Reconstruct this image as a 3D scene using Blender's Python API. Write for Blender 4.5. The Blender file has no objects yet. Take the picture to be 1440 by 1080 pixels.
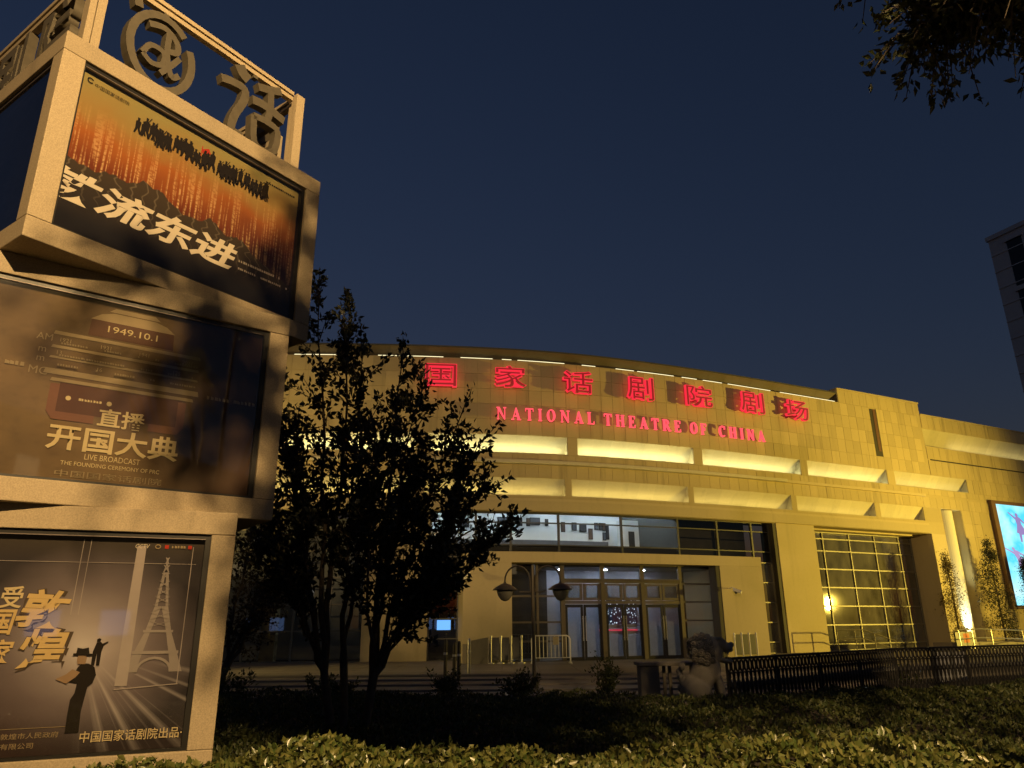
import bpy, bmesh, math, random
import numpy as np
from mathutils import Matrix, Vector
R = math.radians
random.seed(7); rng = np.random.default_rng(11)
scn = bpy.context.scene
COL = scn.collection

# ------------------------------------------------------------------ camera
cam = bpy.data.cameras.new('camera'); camo = bpy.data.objects.new('camera', cam); COL.objects.link(camo)
cam.sensor_width = 36; cam.sensor_fit = 'HORIZONTAL'; cam.lens = 25.87; cam.clip_start = .05; cam.clip_end = 3000
PITCH, ROLL = .3173, -.0084
fw = Vector((0, math.cos(PITCH), math.sin(PITCH))); u0 = Vector((0, -math.sin(PITCH), math.cos(PITCH))); r0 = Vector((1, 0, 0))
rt = r0*math.cos(ROLL)+u0*math.sin(ROLL); up = u0*math.cos(ROLL)-r0*math.sin(ROLL)
mw = Matrix((rt, up, -fw)).transposed().to_4x4(); mw.translation = (0, 0, 1.6); camo.matrix_world = mw
scn.camera = camo

# ------------------------------------------------------------------ sky (dusk, sun far below the roofs) and exposure
w = bpy.data.worlds.new('World'); scn.world = w; w.use_nodes = True
nt = w.node_tree; bg = nt.nodes['Background']
sky = nt.nodes.new('ShaderNodeTexSky'); sky.sky_type = 'NISHITA'; sky.sun_disc = False
sky.sun_elevation = R(-.85); sky.sun_rotation = R(150); sky.air_density = 1.0; sky.dust_density = .2; sky.ozone_density = 2.55
nt.links.new(sky.outputs[0], bg.inputs[0]); bg.inputs[1].default_value = .15
vs = scn.view_settings; vs.view_transform = 'Standard'; vs.look = 'None'; vs.exposure = 0; vs.gamma = 1; vs.use_curve_mapping = False
scn.render.engine = 'CYCLES'; scn.cycles.use_denoising = True; scn.cycles.max_bounces = 6; scn.cycles.transparent_max_bounces = 12
scn.cycles.sample_clamp_indirect = 4; scn.cycles.caustics_reflective = False; scn.cycles.caustics_refractive = False
SKYGAIN = 1.0

# ------------------------------------------------------------------ helpers
WM = {}
def reg(o, M): WM[o.name] = M.copy()
def put(o, M, parent=None):
    COL.objects.link(o)
    if parent is not None:
        o.parent = parent; o.matrix_parent_inverse = WM[parent.name].inverted()
    o.matrix_basis = M; reg(o, M); return o
def tag(o, label, cat=None, group=None, kind=None):
    o['label'] = label
    if cat: o['category'] = cat
    if group: o['group'] = group
    if kind: o['kind'] = kind
    return o
def thing(name, loc, label, cat, group=None, rz=0):
    o = bpy.data.objects.new(name, None); o.empty_display_size = .2
    put(o, Matrix.Translation(loc) @ Matrix.Rotation(rz, 4, 'Z')); return tag(o, label, cat, group)
def basis(o, ex, ey, ez):
    M = Matrix((ex, ey, ez)).transposed().to_4x4(); M.translation = o; return M

class MB:
    def __init__(s): s.v = []; s.f = []; s.uv = []; s.mi = []
    def add(s, vs_, fs, uvs=None, mi=0):
        b = len(s.v); s.v += [tuple(v) for v in vs_]
        for k, f in enumerate(fs):
            s.f.append([b+i for i in f]); s.uv.append(uvs[k] if uvs else None); s.mi.append(mi)
        return s
    def hexa(s, p, mi=0):   # 8 points: bottom 0-3 ccw, top 4-7
        return s.add(p, [(3, 2, 1, 0), (4, 5, 6, 7), (0, 1, 5, 4), (1, 2, 6, 5), (2, 3, 7, 6), (3, 0, 4, 7)], mi=mi)
    def box(s, a, b, mi=0):
        x0, y0, z0 = a; x1, y1, z1 = b
        return s.hexa([(x0, y0, z0), (x1, y0, z0), (x1, y1, z0), (x0, y1, z0), (x0, y0, z1), (x1, y0, z1), (x1, y1, z1), (x0, y1, z1)], mi)
    def prism(s, poly, z0, z1, M=None, mi=0):   # polygon in xy, extruded along z
        n = len(poly); p = [(x, y, z0) for x, y in poly]+[(x, y, z1) for x, y in poly]
        if M is not None: p = [tuple(M @ Vector(v)) for v in p]
        return s.add(p, [tuple(range(n-1, -1, -1)), tuple(range(n, 2*n))]+[(i, (i+1) % n, n+(i+1) % n, n+i) for i in range(n)], mi=mi)
    def tube(s, pts, rad, n=8, caps=True, mi=0):
        pts = [Vector(p) for p in pts]; rr = rad if isinstance(rad, (list, tuple)) else [rad]*len(pts)
        b = len(s.v); a = None
        for i, p in enumerate(pts):
            d = (pts[min(i+1, len(pts)-1)]-pts[max(i-1, 0)]).normalized()
            if a is None: a = Vector((1, 0, 0)) if abs(d.x) < .8 else Vector((0, 1, 0))
            a = (a-d*a.dot(d)).normalized(); c = d.cross(a)
            for k in range(n):
                t = 2*math.pi*k/n; s.v.append(tuple(p+(a*math.cos(t)+c*math.sin(t))*rr[i]))
        for i in range(len(pts)-1):
            for k in range(n):
                s.f.append([b+i*n+k, b+i*n+(k+1) % n, b+(i+1)*n+(k+1) % n, b+(i+1)*n+k]); s.uv.append(None); s.mi.append(mi)
        if caps:
            s.f.append([b+k for k in range(n-1, -1, -1)]); s.f.append([b+(len(pts)-1)*n+k for k in range(n)]); s.uv += [None, None]; s.mi += [mi, mi]
        return s
    def lathe(s, prof, c=(0, 0, 0), n=16, M=None, mi=0):   # prof list of (r,z)
        b = len(s.v)
        for r_, z in prof:
            for k in range(n):
                t = 2*math.pi*k/n; v = Vector((c[0]+r_*math.cos(t), c[1]+r_*math.sin(t), c[2]+z))
                s.v.append(tuple(M @ v if M is not None else v))
        for i in range(len(prof)-1):
            for k in range(n):
                s.f.append([b+i*n+k, b+i*n+(k+1) % n, b+(i+1)*n+(k+1) % n, b+(i+1)*n+k]); s.uv.append(None); s.mi.append(mi)
        s.f.append([b+k for k in range(n-1, -1, -1)]); s.f.append([b+(len(prof)-1)*n+k for k in range(n)]); s.uv += [None, None]; s.mi += [mi, mi]
        return s
    def mesh(s, name, mats, smooth=False, off=None):
        me = bpy.data.meshes.new(name)
        v = s.v if off is None else [(a-off[0], b-off[1], c-off[2]) for a, b, c in s.v]
        me.from_pydata(v, [], s.f)
        for m in (mats if isinstance(mats, (list, tuple)) else [mats]): me.materials.append(m)
        if any(s.mi): me.polygons.foreach_set('material_index', s.mi)
        if any(u is not None for u in s.uv):
            L = me.uv_layers.new(name='UVMap').data; k = 0
            for f, u in zip(s.f, s.uv):
                for j in range(len(f)):
                    if u is not None: L[k].uv = u[j]
                    k += 1
        if smooth: me.polygons.foreach_set('use_smooth', [True]*len(me.polygons))
        me.update(); return me
    def build(s, name, mats, parent=None, smooth=False, bevel=0):   # vertices are world positions
        a = np.array(s.v); c = (a.min(0)+a.max(0))/2; c[2] = a[:, 2].min(); c = [float(x) for x in c]
        o = bpy.data.objects.new(name, s.mesh(name, mats, smooth, c))
        put(o, Matrix.Translation(c), parent)
        if bevel:
            md = o.modifiers.new('bevel', 'BEVEL'); md.width = bevel; md.segments = 2; md.limit_method = 'ANGLE'
        return o

# ------------------------------------------------------------------ materials
class NT:
    def __init__(s, name):
        s.m = bpy.data.materials.new(name); s.m.use_nodes = True; s.t = s.m.node_tree; s.b = s.t.nodes['Principled BSDF']; s.out = s.t.nodes['Material Output']
    def n(s, typ, **kw):
        nd = s.t.nodes.new('ShaderNode'+typ)
        for k, v in kw.items(): setattr(nd, k, v)
        return nd
    def l(s, a, b): s.t.links.new(a, b)
    def setin(s, sock, v):
        if isinstance(v, bpy.types.NodeSocket): s.l(v, sock)
        else: sock.default_value = v if not (isinstance(v, tuple) and len(v) == 3 and sock.type == 'RGBA') else (*v, 1)
    def math(s, op, a, b=0.0, c=None, clamp=False):
        nd = s.n('Math', operation=op); nd.use_clamp = clamp; s.setin(nd.inputs[0], a); s.setin(nd.inputs[1], b)
        if c is not None: s.setin(nd.inputs[2], c)
        return nd.outputs[0]
    def mix(s, f, a, b, blend='MIX'):
        nd = s.n('MixRGB', blend_type=blend); s.setin(nd.inputs[0], f); s.setin(nd.inputs[1], a); s.setin(nd.inputs[2], b); return nd.outputs[0]
    def pos(s): return s.n('NewGeometry').outputs['Position']
    def noise(s, vec, scale=5, detail=3, rough=.5):
        nd = s.n('TexNoise'); s.l(vec, nd.inputs['Vector']); nd.inputs['Scale'].default_value = scale; nd.inputs['Detail'].default_value = detail; nd.inputs['Roughness'].default_value = rough
        return nd.outputs['Fac']
    def mapv(s, vec, scale=(1, 1, 1), loc=(0, 0, 0)):
        nd = s.n('Mapping'); s.l(vec, nd.inputs[0]); nd.inputs['Scale'].default_value = scale; nd.inputs['Location'].default_value = loc; return nd.outputs[0]
    def ramp(s, f, stops):
        nd = s.n('ValToRGB'); e = nd.color_ramp.elements; s.l(f, nd.inputs[0])
        while len(e) < len(stops): e.new(.5)
        for q, (p, c) in zip(e, stops): q.position = p; q.color = (*c, 1) if len(c) == 3 else c
        return nd.outputs[0]
    def rng_(s, f, a, b, c=0.0, d=1.0):
        nd = s.n('MapRange'); s.setin(nd.inputs[0], f)
        for i, v in zip((1, 2, 3, 4), (a, b, c, d)): nd.inputs[i].default_value = v
        return nd.outputs[0]
    def uv(s):
        t = s.n('TexCoord').outputs['UV']; sp = s.n('SeparateXYZ'); s.l(t, sp.inputs[0]); return t, sp.outputs[0], sp.outputs[1]
    def comb(s, x, y, z=0.0):
        nd = s.n('CombineXYZ'); s.setin(nd.inputs[0], x); s.setin(nd.inputs[1], y); s.setin(nd.inputs[2], z); return nd.outputs[0]
    def bump(s, h, strength=.3, dist=.01):
        nd = s.n('Bump'); nd.inputs['Strength'].default_value = strength; nd.inputs['Distance'].default_value = dist; s.l(h, nd.inputs['Height']); s.l(nd.outputs[0], s.b.inputs['Normal'])
    def base(s, c): s.setin(s.b.inputs['Base Color'], c)
    def p(s, **kw):
        for k, v in kw.items(): s.setin(s.b.inputs[k.replace('_', ' ')], v)
        return s

def simple(name, col, rough=.6, metal=0, var=.15, scale=6, bump=0):
    n = NT(name); P = n.pos(); f = n.noise(P, scale, 4)
    a = tuple(c*(1-var) for c in col); b = tuple(min(1, c*(1+var)) for c in col)
    n.base(n.mix(f, a, b)); n.p(Roughness=rough, Metallic=metal)
    if bump: n.bump(n.noise(P, scale*12, 2), bump, .004)
    return n.m
def stone(name, c1, c2, grain=.25, stain=.35, rough=.75):
    n = NT(name); P = n.pos()
    big = n.noise(P, .6, 4); fine = n.noise(P, 90, 2); mid = n.noise(P, 9, 3)
    col = n.mix(big, c1, c2)
    col = n.mix(n.rng_(fine, .35, .65, 0, grain), col, tuple(c*.55 for c in c1))
    col = n.mix(n.rng_(mid, .5, .8, 0, .25), col, tuple(c*.7 for c in c2))
    streak = n.noise(n.mapv(P, (1.6, 1.6, .12)), 1.3, 5, .6)
    col = n.mix(n.rng_(streak, .55, .8, 0, stain), col, tuple(c*.35 for c in c1))
    oi = n.n('ObjectInfo').outputs['Random']; isl = n.n('NewGeometry').outputs['Random Per Island']
    k = n.math('ADD', n.math('MULTIPLY', oi, .24), n.math('MULTIPLY', isl, .16)); k = n.math('ADD', k, .78)
    nd = n.n('VectorMath', operation='SCALE'); n.l(col, nd.inputs[0]); n.l(k, nd.inputs[3]); n.base(nd.outputs[0])
    n.p(Roughness=rough); n.bump(fine, .25, .004); return n.m
def emit(name, col, strength):
    n = NT(name); n.base((.02, .02, .02)); n.p(Emission_Color=col, Emission_Strength=strength, Roughness=.5); return n.m
def glass(name, tint=(.8, .85, .85), ior=1.5, rough=.02, gain=1.0, dirt_haze=.0):
    n = NT(name); tr = n.n('BsdfTransparent'); n.setin(tr.inputs[0], tint)
    gl = n.n('BsdfGlossy'); gl.inputs['Roughness'].default_value = rough; gl.inputs[0].default_value = (1, 1, 1, 1)
    fr = n.n('Fresnel'); fr.inputs[0].default_value = ior
    mx = n.n('MixShader'); n.l(n.math('MULTIPLY', fr.outputs[0], gain, clamp=True), mx.inputs[0]); n.l(tr.outputs[0], mx.inputs[1]); n.l(gl.outputs[0], mx.inputs[2])
    last = mx.outputs[0]
    if dirt_haze:  # diffuse film: dirt, plus haze painted into some panes
        df = n.n('BsdfDiffuse'); n.setin(df.inputs[0], (.42, .40, .34))
        m2 = n.n('MixShader'); f = n.noise(n.mapv(n.pos(), (1, 1, .5)), 1.7, 5)
        n.l(n.rng_(f, .3, .8, dirt_haze*.35, dirt_haze*1.4), m2.inputs[0]); n.l(last, m2.inputs[1]); n.l(df.outputs[0], m2.inputs[2]); last = m2.outputs[0]
    n.l(last, n.out.inputs[0]); return n.m
def leafmat(name, c1, c2, rough=.45):
    n = NT(name); isl = n.n('NewGeometry').outputs['Random Per Island']
    col = n.mix(isl, c1, c2); n.base(col); n.p(Roughness=rough)
    tl = n.n('BsdfTranslucent'); n.l(col, tl.inputs[0]); mx = n.n('MixShader'); mx.inputs[0].default_value = .22
    n.l(n.b.outputs[0], mx.inputs[1]); n.l(tl.outputs[0], mx.inputs[2]); n.l(mx.outputs[0], n.out.inputs[0]); return n.m

MT = {}
MT['wall'] = stone('wall_stone', (.47, .385, .20), (.53, .435, .235), .12, .5)
MT['wing'] = stone('wing_stone', (.47, .385, .20), (.53, .435, .235), .12, .8)
MT['render'] = stone('smooth_stone', (.48, .40, .23), (.53, .445, .265), .08, .25)
MT['kiosk'] = stone('kiosk_granite', (.40, .32, .205), (.48, .385, .25), .55, .62)
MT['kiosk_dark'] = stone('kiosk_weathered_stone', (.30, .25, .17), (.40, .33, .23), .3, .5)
MT['glyph'] = simple('dark_carved_stone', (.085, .072, .05), .7, 0, .3, 12, .3)
MT['black'] = simple('black_metal', (.012, .011, .010), .45, .2)
MT['iron'] = simple('black_iron', (.010, .009, .009), .55, .1, .3, 20)
MT['bronze'] = simple('bronze_frame', (.10, .085, .062), .5, .3, .2, 10)
MT['alu'] = simple('aluminium_mullion', (.20, .19, .15), .5, .3, .15, 10)
MT['steel'] = simple('brushed_steel', (.55, .54, .50), .28, .95, .08, 20)
MT['trim'] = simple('dull_trim', (.16, .13, .12), .5, .3)
MT['stored'] = simple('satin_metal', (.42, .42, .42), .4, .4)
MT['darkgrey'] = simple('dark_grey_panel', (.06, .06, .055), .5)
MT['white'] = simple('white_paint', (.72, .70, .64), .5, 0, .08, 5)
MT['offwhite'] = simple('gallery_white', (.74, .77, .78), .85, 0, .04, 3)
MT['greywall'] = simple('lobby_grey', (.42, .43, .47), .7)
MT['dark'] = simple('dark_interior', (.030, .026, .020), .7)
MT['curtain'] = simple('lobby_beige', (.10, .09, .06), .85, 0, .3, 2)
MT['pave'] = stone('paving_stone', (.20, .18, .15), (.26, .23, .19), .3, .2)
MT['asphalt'] = simple('dark_ground', (.045, .042, .038), .9, 0, .3, 4, .4)
MT['soil'] = simple('soil', (.018, .013, .008), .95, 0, .5, 6, .6)
MT['lion'] = stone('lion_stone', (.24, .22, .185), (.33, .30, .255), .35, .6, .85)
MT['bark'] = simple('bark', (.085, .066, .048), .9, 0, .45, 14, .8)
MT['glass'] = glass('window_glass', (.62, .64, .60), 1.5, .015, 1.6, .04)
MT['glass_hi'] = glass('clear_glass', (.85, .88, .88), 1.45, .01, 1.0)
MT['glass_hazed'] = glass('hazed_glass', (.45, .45, .40), 1.5, .035, 2.0, .24)  # diffuse film paints haze and reflected light into the panes
MT['glass_poster'] = glass('poster_glass', (.95, .95, .94), 1.45, .03, 1.3, .008)
MT['glass_poster_hazy'] = glass('hazy_poster_glass', (.9, .9, .88), 1.45, .03, 1.3, .06)
MT['leaf'] = leafmat('tree_leaves', (.018, .022, .010), (.040, .042, .020), .5)
MT['leaf2'] = leafmat('street_tree_leaves', (.030, .042, .012), (.060, .060, .020), .4)
MT['hedge'] = leafmat('hedge_leaves', (.055, .085, .020), (.17, .165, .05), .33)
MT['hedge2'] = leafmat('ground_cover_leaves', (.030, .048, .012), (.075, .080, .023), .55)
MT['fir'] = leafmat('evergreen_leaves', (.010, .014, .006), (.030, .030, .012), .6)

# ------------------------------------------------------------------ facade curve: arc length s, height z, outward offset d
SX = [-30, -12, -6.5, -1, 2.5, 5, 8.7, 12, 18, 24, 60]; SM = [0, .03, .07, .16, .27, .36, .42, .47, .49, .51, .51]
_x = np.arange(-30, 60, .02); _m = np.interp(_x, SX, SM); _y = np.concatenate([[0], np.cumsum((_m[1:]+_m[:-1])/2*.02)]); _y += 32.4-np.interp(-1, _x, _y)
_s = np.concatenate([[0], np.cumsum(np.hypot(.02, np.diff(_y)))]); _s -= np.interp(-1, _x, _s)
def frame(s):
    x = float(np.interp(s, _s, _x)); y = float(np.interp(s, _s, _y)); m = float(np.interp(x, SX, SM)); h = math.hypot(m, 1)
    return Vector((x, y, 0)), Vector((1/h, m/h, 0)), Vector((m/h, -1/h, 0))
def PF(s, z, d=0):
    p, t, n = frame(s); return Vector((p.x+n.x*d, p.y+n.y*d, z))
def fbox(mb, s0, s1, z0, z1, d0, d1, seg=.9, mi=0):    # box that follows the curve, d0<d1
    n = max(1, int(math.ceil((s1-s0)/seg))); b = len(mb.v)
    for i in range(n+1):
        s = s0+(s1-s0)*i/n
        for z, d in ((z0, d1), (z0, d0), (z1, d0), (z1, d1)): mb.v.append(tuple(PF(s, z, d)))
    fs = []
    for i in range(n):
        a = b+4*i
        for k in range(4): fs.append([a+k, a+4+k, a+4+(k+1) % 4, a+(k+1) % 4])
    fs.append([b, b+1, b+2, b+3]); fs.append([b+4*n+3, b+4*n+2, b+4*n+1, b+4*n])
    mb.f += [f[::-1] for f in fs]; mb.uv += [None]*len(fs); mb.mi += [mi]*len(fs); return mb
def FB(name, mat, parent, *boxes, **kw):
    mb = MB()
    for b in boxes: fbox(mb, *b)
    return mb.build(name, mat, parent, **kw)
FLOOR = .25

# ================================================================== GROUND
def plane(name, poly, z, mat, th=0):
    mb = MB()
    if th: mb.prism(poly, z-th, z)
    else: mb.add([(x, y, z) for x, y in poly], [tuple(range(len(poly)))])
    o = mb.build(name, mat); o['kind'] = 'structure'; return o
plane('ground', [(-900, -900), (900, -900), (900, 900), (-900, 900)], -.02, MT['asphalt'])
plane('garden_soil', [(-14, 3.2), (14, 3.2), (22, 17), (14, 18.4), (-14, 17.6)], .0, MT['soil'])
# raised forecourt with broad shallow steps; paving slabs as pieces
for k in range(4):
    poly = [(-19, 18.6+1.15*k), (9.5, 18.6+1.15*k), (9.5, 19.9+1.15*k), (-19, 19.9+1.15*k)]
    mb = MB().prism(poly, -.02, .05+.05*k); o = mb.build('forecourt_step', MT['pave'], bevel=.01); o['kind'] = 'structure'
mb = MB(); pts = [PF(s, 0, -.05) for s in np.arange(-18, 44, 2.)]
poly = [(-19, 23.0), (10, 23.0), (22, 27.5), (44, 40)]+[(p.x, p.y) for p in reversed(pts)]
mb.prism(poly, -.02, FLOOR); fc = mb.build('forecourt_paving', MT['pave']); fc['kind'] = 'structure'
slab = MB().box((-.59, -.59, 0), (.59, .59, .012)).mesh('paving_slab', MT['pave'])
for i in range(26):
    for j in range(6):
        x, y = -15.4+1.2*i, 23.7+1.2*j
        if y > 23.6+max(0, (x-9))*.42 and y < float(np.interp(x, _x, _y))-2.6:
            put(bpy.data.objects.new('paving_slab', slab), Matrix.Translation((x, y, FLOOR)), fc)

# ================================================================== THEATRE
TH = thing('theatre_building', PF(5, 0, 0), 'floodlit beige stone theatre with long curved front, glass entrance and glowing niches', 'building')
ROW, TW = .72, .6
Z = dict(H=6.4, G=7.08, F=7.9, C=9.0, D=9.85, B=13.45, A=14.0)
SL, SR = -17.0, 46.0
UN = [(-16.3, -10.1), (-9.55, -3.35), (-2.8, 3.6), (4.11, 10.36), (10.9, 17.33), (17.85, 24.02), (24.68, 31.25)]   # upper niches
LN = [(-15.9, -9.9), (-9.5, -3.3), (-2.9, 3.44), (3.76, 9.88), (10.2, 16.4), (16.76, 22.6), (23.02, 26.7)]          # lower niches
M_niche = stone('niche_stone', (.55, .50, .35), (.62, .57, .41), .06, .3)
core = MB()
fbox(core, SL, 27.95, Z['D'], Z['B'], -.6, 0); fbox(core, 27.95, SR, Z['D'], 11.6, -.6, 0)
fbox(core, 20.95, 23.4, Z['B'], 14.25, -.6, .0); fbox(core, 23.4, 27.95, Z['B'], 14.25, -.6, .0)
fbox(core, 27.95, SR, 12.72, 13.55, -.6, 0)
e = SL
for a, b in UN: fbox(core, e, a, Z['C'], Z['D'], -.8, 0); e = b
fbox(core, e, SR, Z['C'], Z['D'], -.8, 0)
fbox(core, SL, SR, Z['F'], Z['C'], -.8, 0)
e = SL
for a, b in LN: fbox(core, e, a, Z['G'], Z['F'], -.8, 0); e = b
fbox(core, e, 28.3, Z['G'], Z['F'], -.8, 0); fbox(core, SL, 28.3, Z['H'], Z['G'], -.8, 0)
wall = core.build('wall', MT['wall'], TH)
# piers and the right hand walls below the niches
FB('pier', MT['render'], TH, (15.12, 17.72, FLOOR, Z['H'], -.8, .02), bevel=.01)
FB('pier', MT['render'], TH, (-5.3, -2.62, FLOOR, Z['H'], -.8, .02))
FB('pier', MT['render'], TH, (-17, -14.2, FLOOR, Z['H'], -.8, .02))
FB('pier', MT['render'], TH, (27.05, 28.3, FLOOR, Z['H'], -1.9, .0))
FB('end_wall', MT['wing'], TH, (30.12, SR, FLOOR, Z['F'], -1.9, .0))
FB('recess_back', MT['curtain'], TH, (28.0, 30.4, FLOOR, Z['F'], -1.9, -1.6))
# cornice bands
FB('cornice', M_niche, TH, (SL, 16.0, 8.52, 8.66, .0, .30))  # paler stone paints the lit band into this stretch of cornice
FB('cornice', MT['render'], TH, (16.0, 27.0, 8.52, 8.66, .0, .12))
FB('lintel_band', MT['render'], TH, (SL, 27.0, 6.42, 6.86, -.02, .10))
FB('lintel_band', MT['render'], TH, (SL, 26.9, 6.86, 6.98, -.02, .045))
FB('parapet_cap', MT['render'], TH, (20.93, 27.97, 14.25, 14.33, -.62, .05))
FB('parapet_cap', MT['wing'], TH, (27.99, SR, 13.55, 13.63, -.62, .05))
FB('ledge', MT['dark'], TH, (28.2, SR, 10.78, 10.84, .0, .05))
# roof slab and side closing
mb = MB(); pf = [PF(s, 0, -.5) for s in np.arange(SL, SR+.1, 3)]
mb.prism([(p.x, p.y) for p in pf]+[(pf[-1].x-10, pf[-1].y+40), (pf[0].x, pf[0].y+40)], 13.0, 13.3); mb.build('roof', MT['darkgrey'], TH)
mb = MB(); a, b = PF(SL, 0, -.1), PF(SL, 0, -.1)+Vector((0, 40, 0)); mb.box((a.x-.3, a.y, 0), (a.x, b.y, 13.0)); mb.build('side_wall', MT['wall'], TH)
# cladding: individual tiles on the lit upper wall
tile = MB().box((-TW/2+.008, -.022, .008), (TW/2-.008, .0, ROW-.008)).mesh('wall_tile', MT['wall'])
def tile_at(sc, z, d=.0):
    p, t, n = frame(sc); M = basis(p+n*d+Vector((0, 0, z)), t, -n, Vector((0, 0, 1)))
    put(bpy.data.objects.new('wall_tile', tile), M @ Matrix.Translation((0, random.uniform(-.003, .003), 0)), wall)
SLIT = (23.4, 24.0)
for i in range(56):
    sc = -5.7+TW*i
    for r_ in range(5):
        z = Z['D']+ROW*r_
        if z+ROW > Z['B']+.2 or (SLIT[0]-.05 < sc < SLIT[1]+.05 and r_ >= 1): continue
        tile_at(sc, z)
def tiles_joined(mb, s0, s1, z0, z1, tw, th, d0=.0, d1=.022, g=.008, skip=None):
    ns = max(1, round((s1-s0)/tw)); nz = max(1, round((z1-z0)/th))
    for i in range(ns):
        for j in range(nz):
            a, b = s0+(s1-s0)*i/ns, s0+(s1-s0)*(i+1)/ns; c, d = z0+(z1-z0)*j/nz, z0+(z1-z0)*(j+1)/nz
            if skip and skip(a, b, c, d): continue
            fbox(mb, a+g, b-g, c+g, d-g, d0, d1+random.uniform(-.003, .003), 5)
mb = MB()
tiles_joined(mb, SL, -6, Z['D'], Z['B'], TW, ROW); tiles_joined(mb, 20.97, 27.93, Z['B'], 14.25, TW, .8)
tiles_joined(mb, 27.96, SR, Z['D'], 10.78, TW, .93); tiles_joined(mb, 27.96, SR, 10.84, 11.6, TW, .76); tiles_joined(mb, 27.96, SR, 12.72, 13.55, TW, .83)
e = SL
for a, b in UN: tiles_joined(mb, e+.01, a-.01, Z['C'], Z['D'], .6, .85) if a-e < 2 else None; e = b
tiles_joined(mb, UN[-1][1], SR, Z['C'], Z['D'], TW, .85)
tiles_joined(mb, SL, SR, 8.66, 9.0, TW, .34); tiles_joined(mb, SL, SR, Z['F'], 8.52, TW, .62)
tiles_joined(mb, 30.14, SR, FLOOR, Z['F'], .9, .76, skip=lambda a, b, c, d: b > 32.9 and d > 2.3)
cl = mb.build('wall_cladding', MT['wing'], wall); cl['kind'] = 'stuff'
# dark slit in the gable
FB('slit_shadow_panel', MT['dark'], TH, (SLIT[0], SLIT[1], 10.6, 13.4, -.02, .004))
FB('slit_fin', simple('rust_brown', (.12, .05, .025), .6), TH, (SLIT[0]+.30, SLIT[1]-.06, 10.9, 13.4, .004, .02))
# niches: sloped back, ledge, ends, hidden strip lamp
M_top = emit('cove_lamp', (1.0, .88, .50), 1.6); M_wing = emit('wing_niche_lamp', (1.0, .82, .35), 7)
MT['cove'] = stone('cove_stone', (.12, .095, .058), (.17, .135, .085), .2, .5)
def niche(s0, s1, z0, z1, dep, mat=None, name='niche', lip=.05):
    n = max(1, int(math.ceil((s1-s0)/.9))); mb = MB()
    for i in range(n):
        a, b = s0+(s1-s0)*i/n, s0+(s1-s0)*(i+1)/n
        mb.add([PF(a, z0, 0), PF(b, z0, 0), PF(b, z0, -dep), PF(a, z0, -dep), PF(a, z1, -.02), PF(b, z1, -.02)], [(0, 1, 2, 3), (3, 2, 5, 4)])
    for s_ in (s0+.001, s1-.001): mb.add([PF(s_, z0, 0), PF(s_, z0, -dep), PF(s_, z1, -.02)], [(0, 1, 2)])
    nb = mb.build(name, mat or M_niche, TH)
    FB('lip', MT['render'], nb, (s0, s1, z0, z0+lip, -.06, -.004))
    return nb
UE = [emit('niche_lamp_upper', (1.0, .95, .48), q*.9) for q in (19, 19, 19, 19, 16, 9, 4)]; LE = [emit('niche_lamp_lower', (1.0, .78, .26), q) for q in (11, 11, 11, 11, 7, 3.5, 1.5)]
for (a, b), M_up in zip(UN, UE):
    nb = niche(a, b, Z['C'], Z['D'], .62); FB('strip_lamp', M_up, nb, (a+.1, b-.1, Z['C']+.004, Z['C']+.035, -.22, -.12))
for (a, b), M_lo in zip(LN, LE):
    nb = niche(a, b, Z['G'], Z['F'], .55); FB('strip_lamp', M_lo, nb, (a+.1, b-.1, Z['G']+.004, Z['G']+.03, -.20, -.12))
# top cove, broken strip of lamps
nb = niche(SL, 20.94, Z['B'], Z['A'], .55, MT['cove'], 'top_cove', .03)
for a, b in ((-9, -6.8), (-5.2, -2.2), (-1.4, .1), (.55, 1.0), (1.3, 3.6), (4.5, 5.2), (6.3, 7.3), (7.5, 9.6), (10.1, 11.0), (11.4, 12.6), (13.0, 15.9), (16.6, 20.7)):
    FB('strip_lamp', M_top, nb, (a, b, Z['B']+.031, Z['B']+.062, -.06, -.012))
FB('cove_end', MT['render'], TH, (20.94, 20.97, Z['B'], 14.25, -.6, .0))
FB('parapet_edge', MT['darkgrey'], TH, (SL, 20.94, Z['A'], Z['A']+.07, -.3, .0))
nb = niche(27.97, SR, 11.6, 12.72, .8, None, 'wing_niche', .04); FB('strip_lamp', M_wing, nb, (31, SR-.3, 11.604, 11.63, -.3, -.2))

# ---- glazing
def window(name, s0, s1, zs, ss_, d, mat_f, mat_g, bw=.05, bh=.05, dep=.10, lab=None, skip=None):
    """frame bars following the curve; one pane per cell, children of the frame"""
    mb = MB()
    for z in zs: fbox(mb, s0, s1, z-bh/2, z+bh/2, d-dep, d)
    for s_ in ss_:
        fbox(mb, s_-bw/2, s_+bw/2, zs[0], zs[-1], d-dep-.004, d+.012)
    fr = mb.build(name, mat_f, TH)
    if lab: fr['label'] = lab
    for i in range(len(ss_)-1):
        for j in range(len(zs)-1):
            a, b, c, e_ = ss_[i]+bw/2, ss_[i+1]-bw/2, zs[j]+bh/2, zs[j+1]-bh/2
            if skip and skip(a, b, c, e_): continue
            p = PF((a+b)/2, (c+e_)/2, d-dep/2); ta = random.uniform(-.004, .004)
            q = MB(); q.add([PF(a, c, d-dep*.5+ta), PF(b, c, d-dep*.5-ta), PF(b, e_, d-dep*.5-ta), PF(a, e_, d-dep*.5+ta)], [(0, 1, 2, 3)])
            q.build('pane', mat_g, fr)
    return fr
up_s = [-2.58, -.6, .96, 3.18, 6.29, 9.33, 11.61, 13.75, 14.9]
window('window_upper', -2.58, 14.9, [4.45, 4.98, 5.95, 6.38], up_s, -.3, MT['darkgrey'], MT['glass_hi'], .09, .05)
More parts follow.
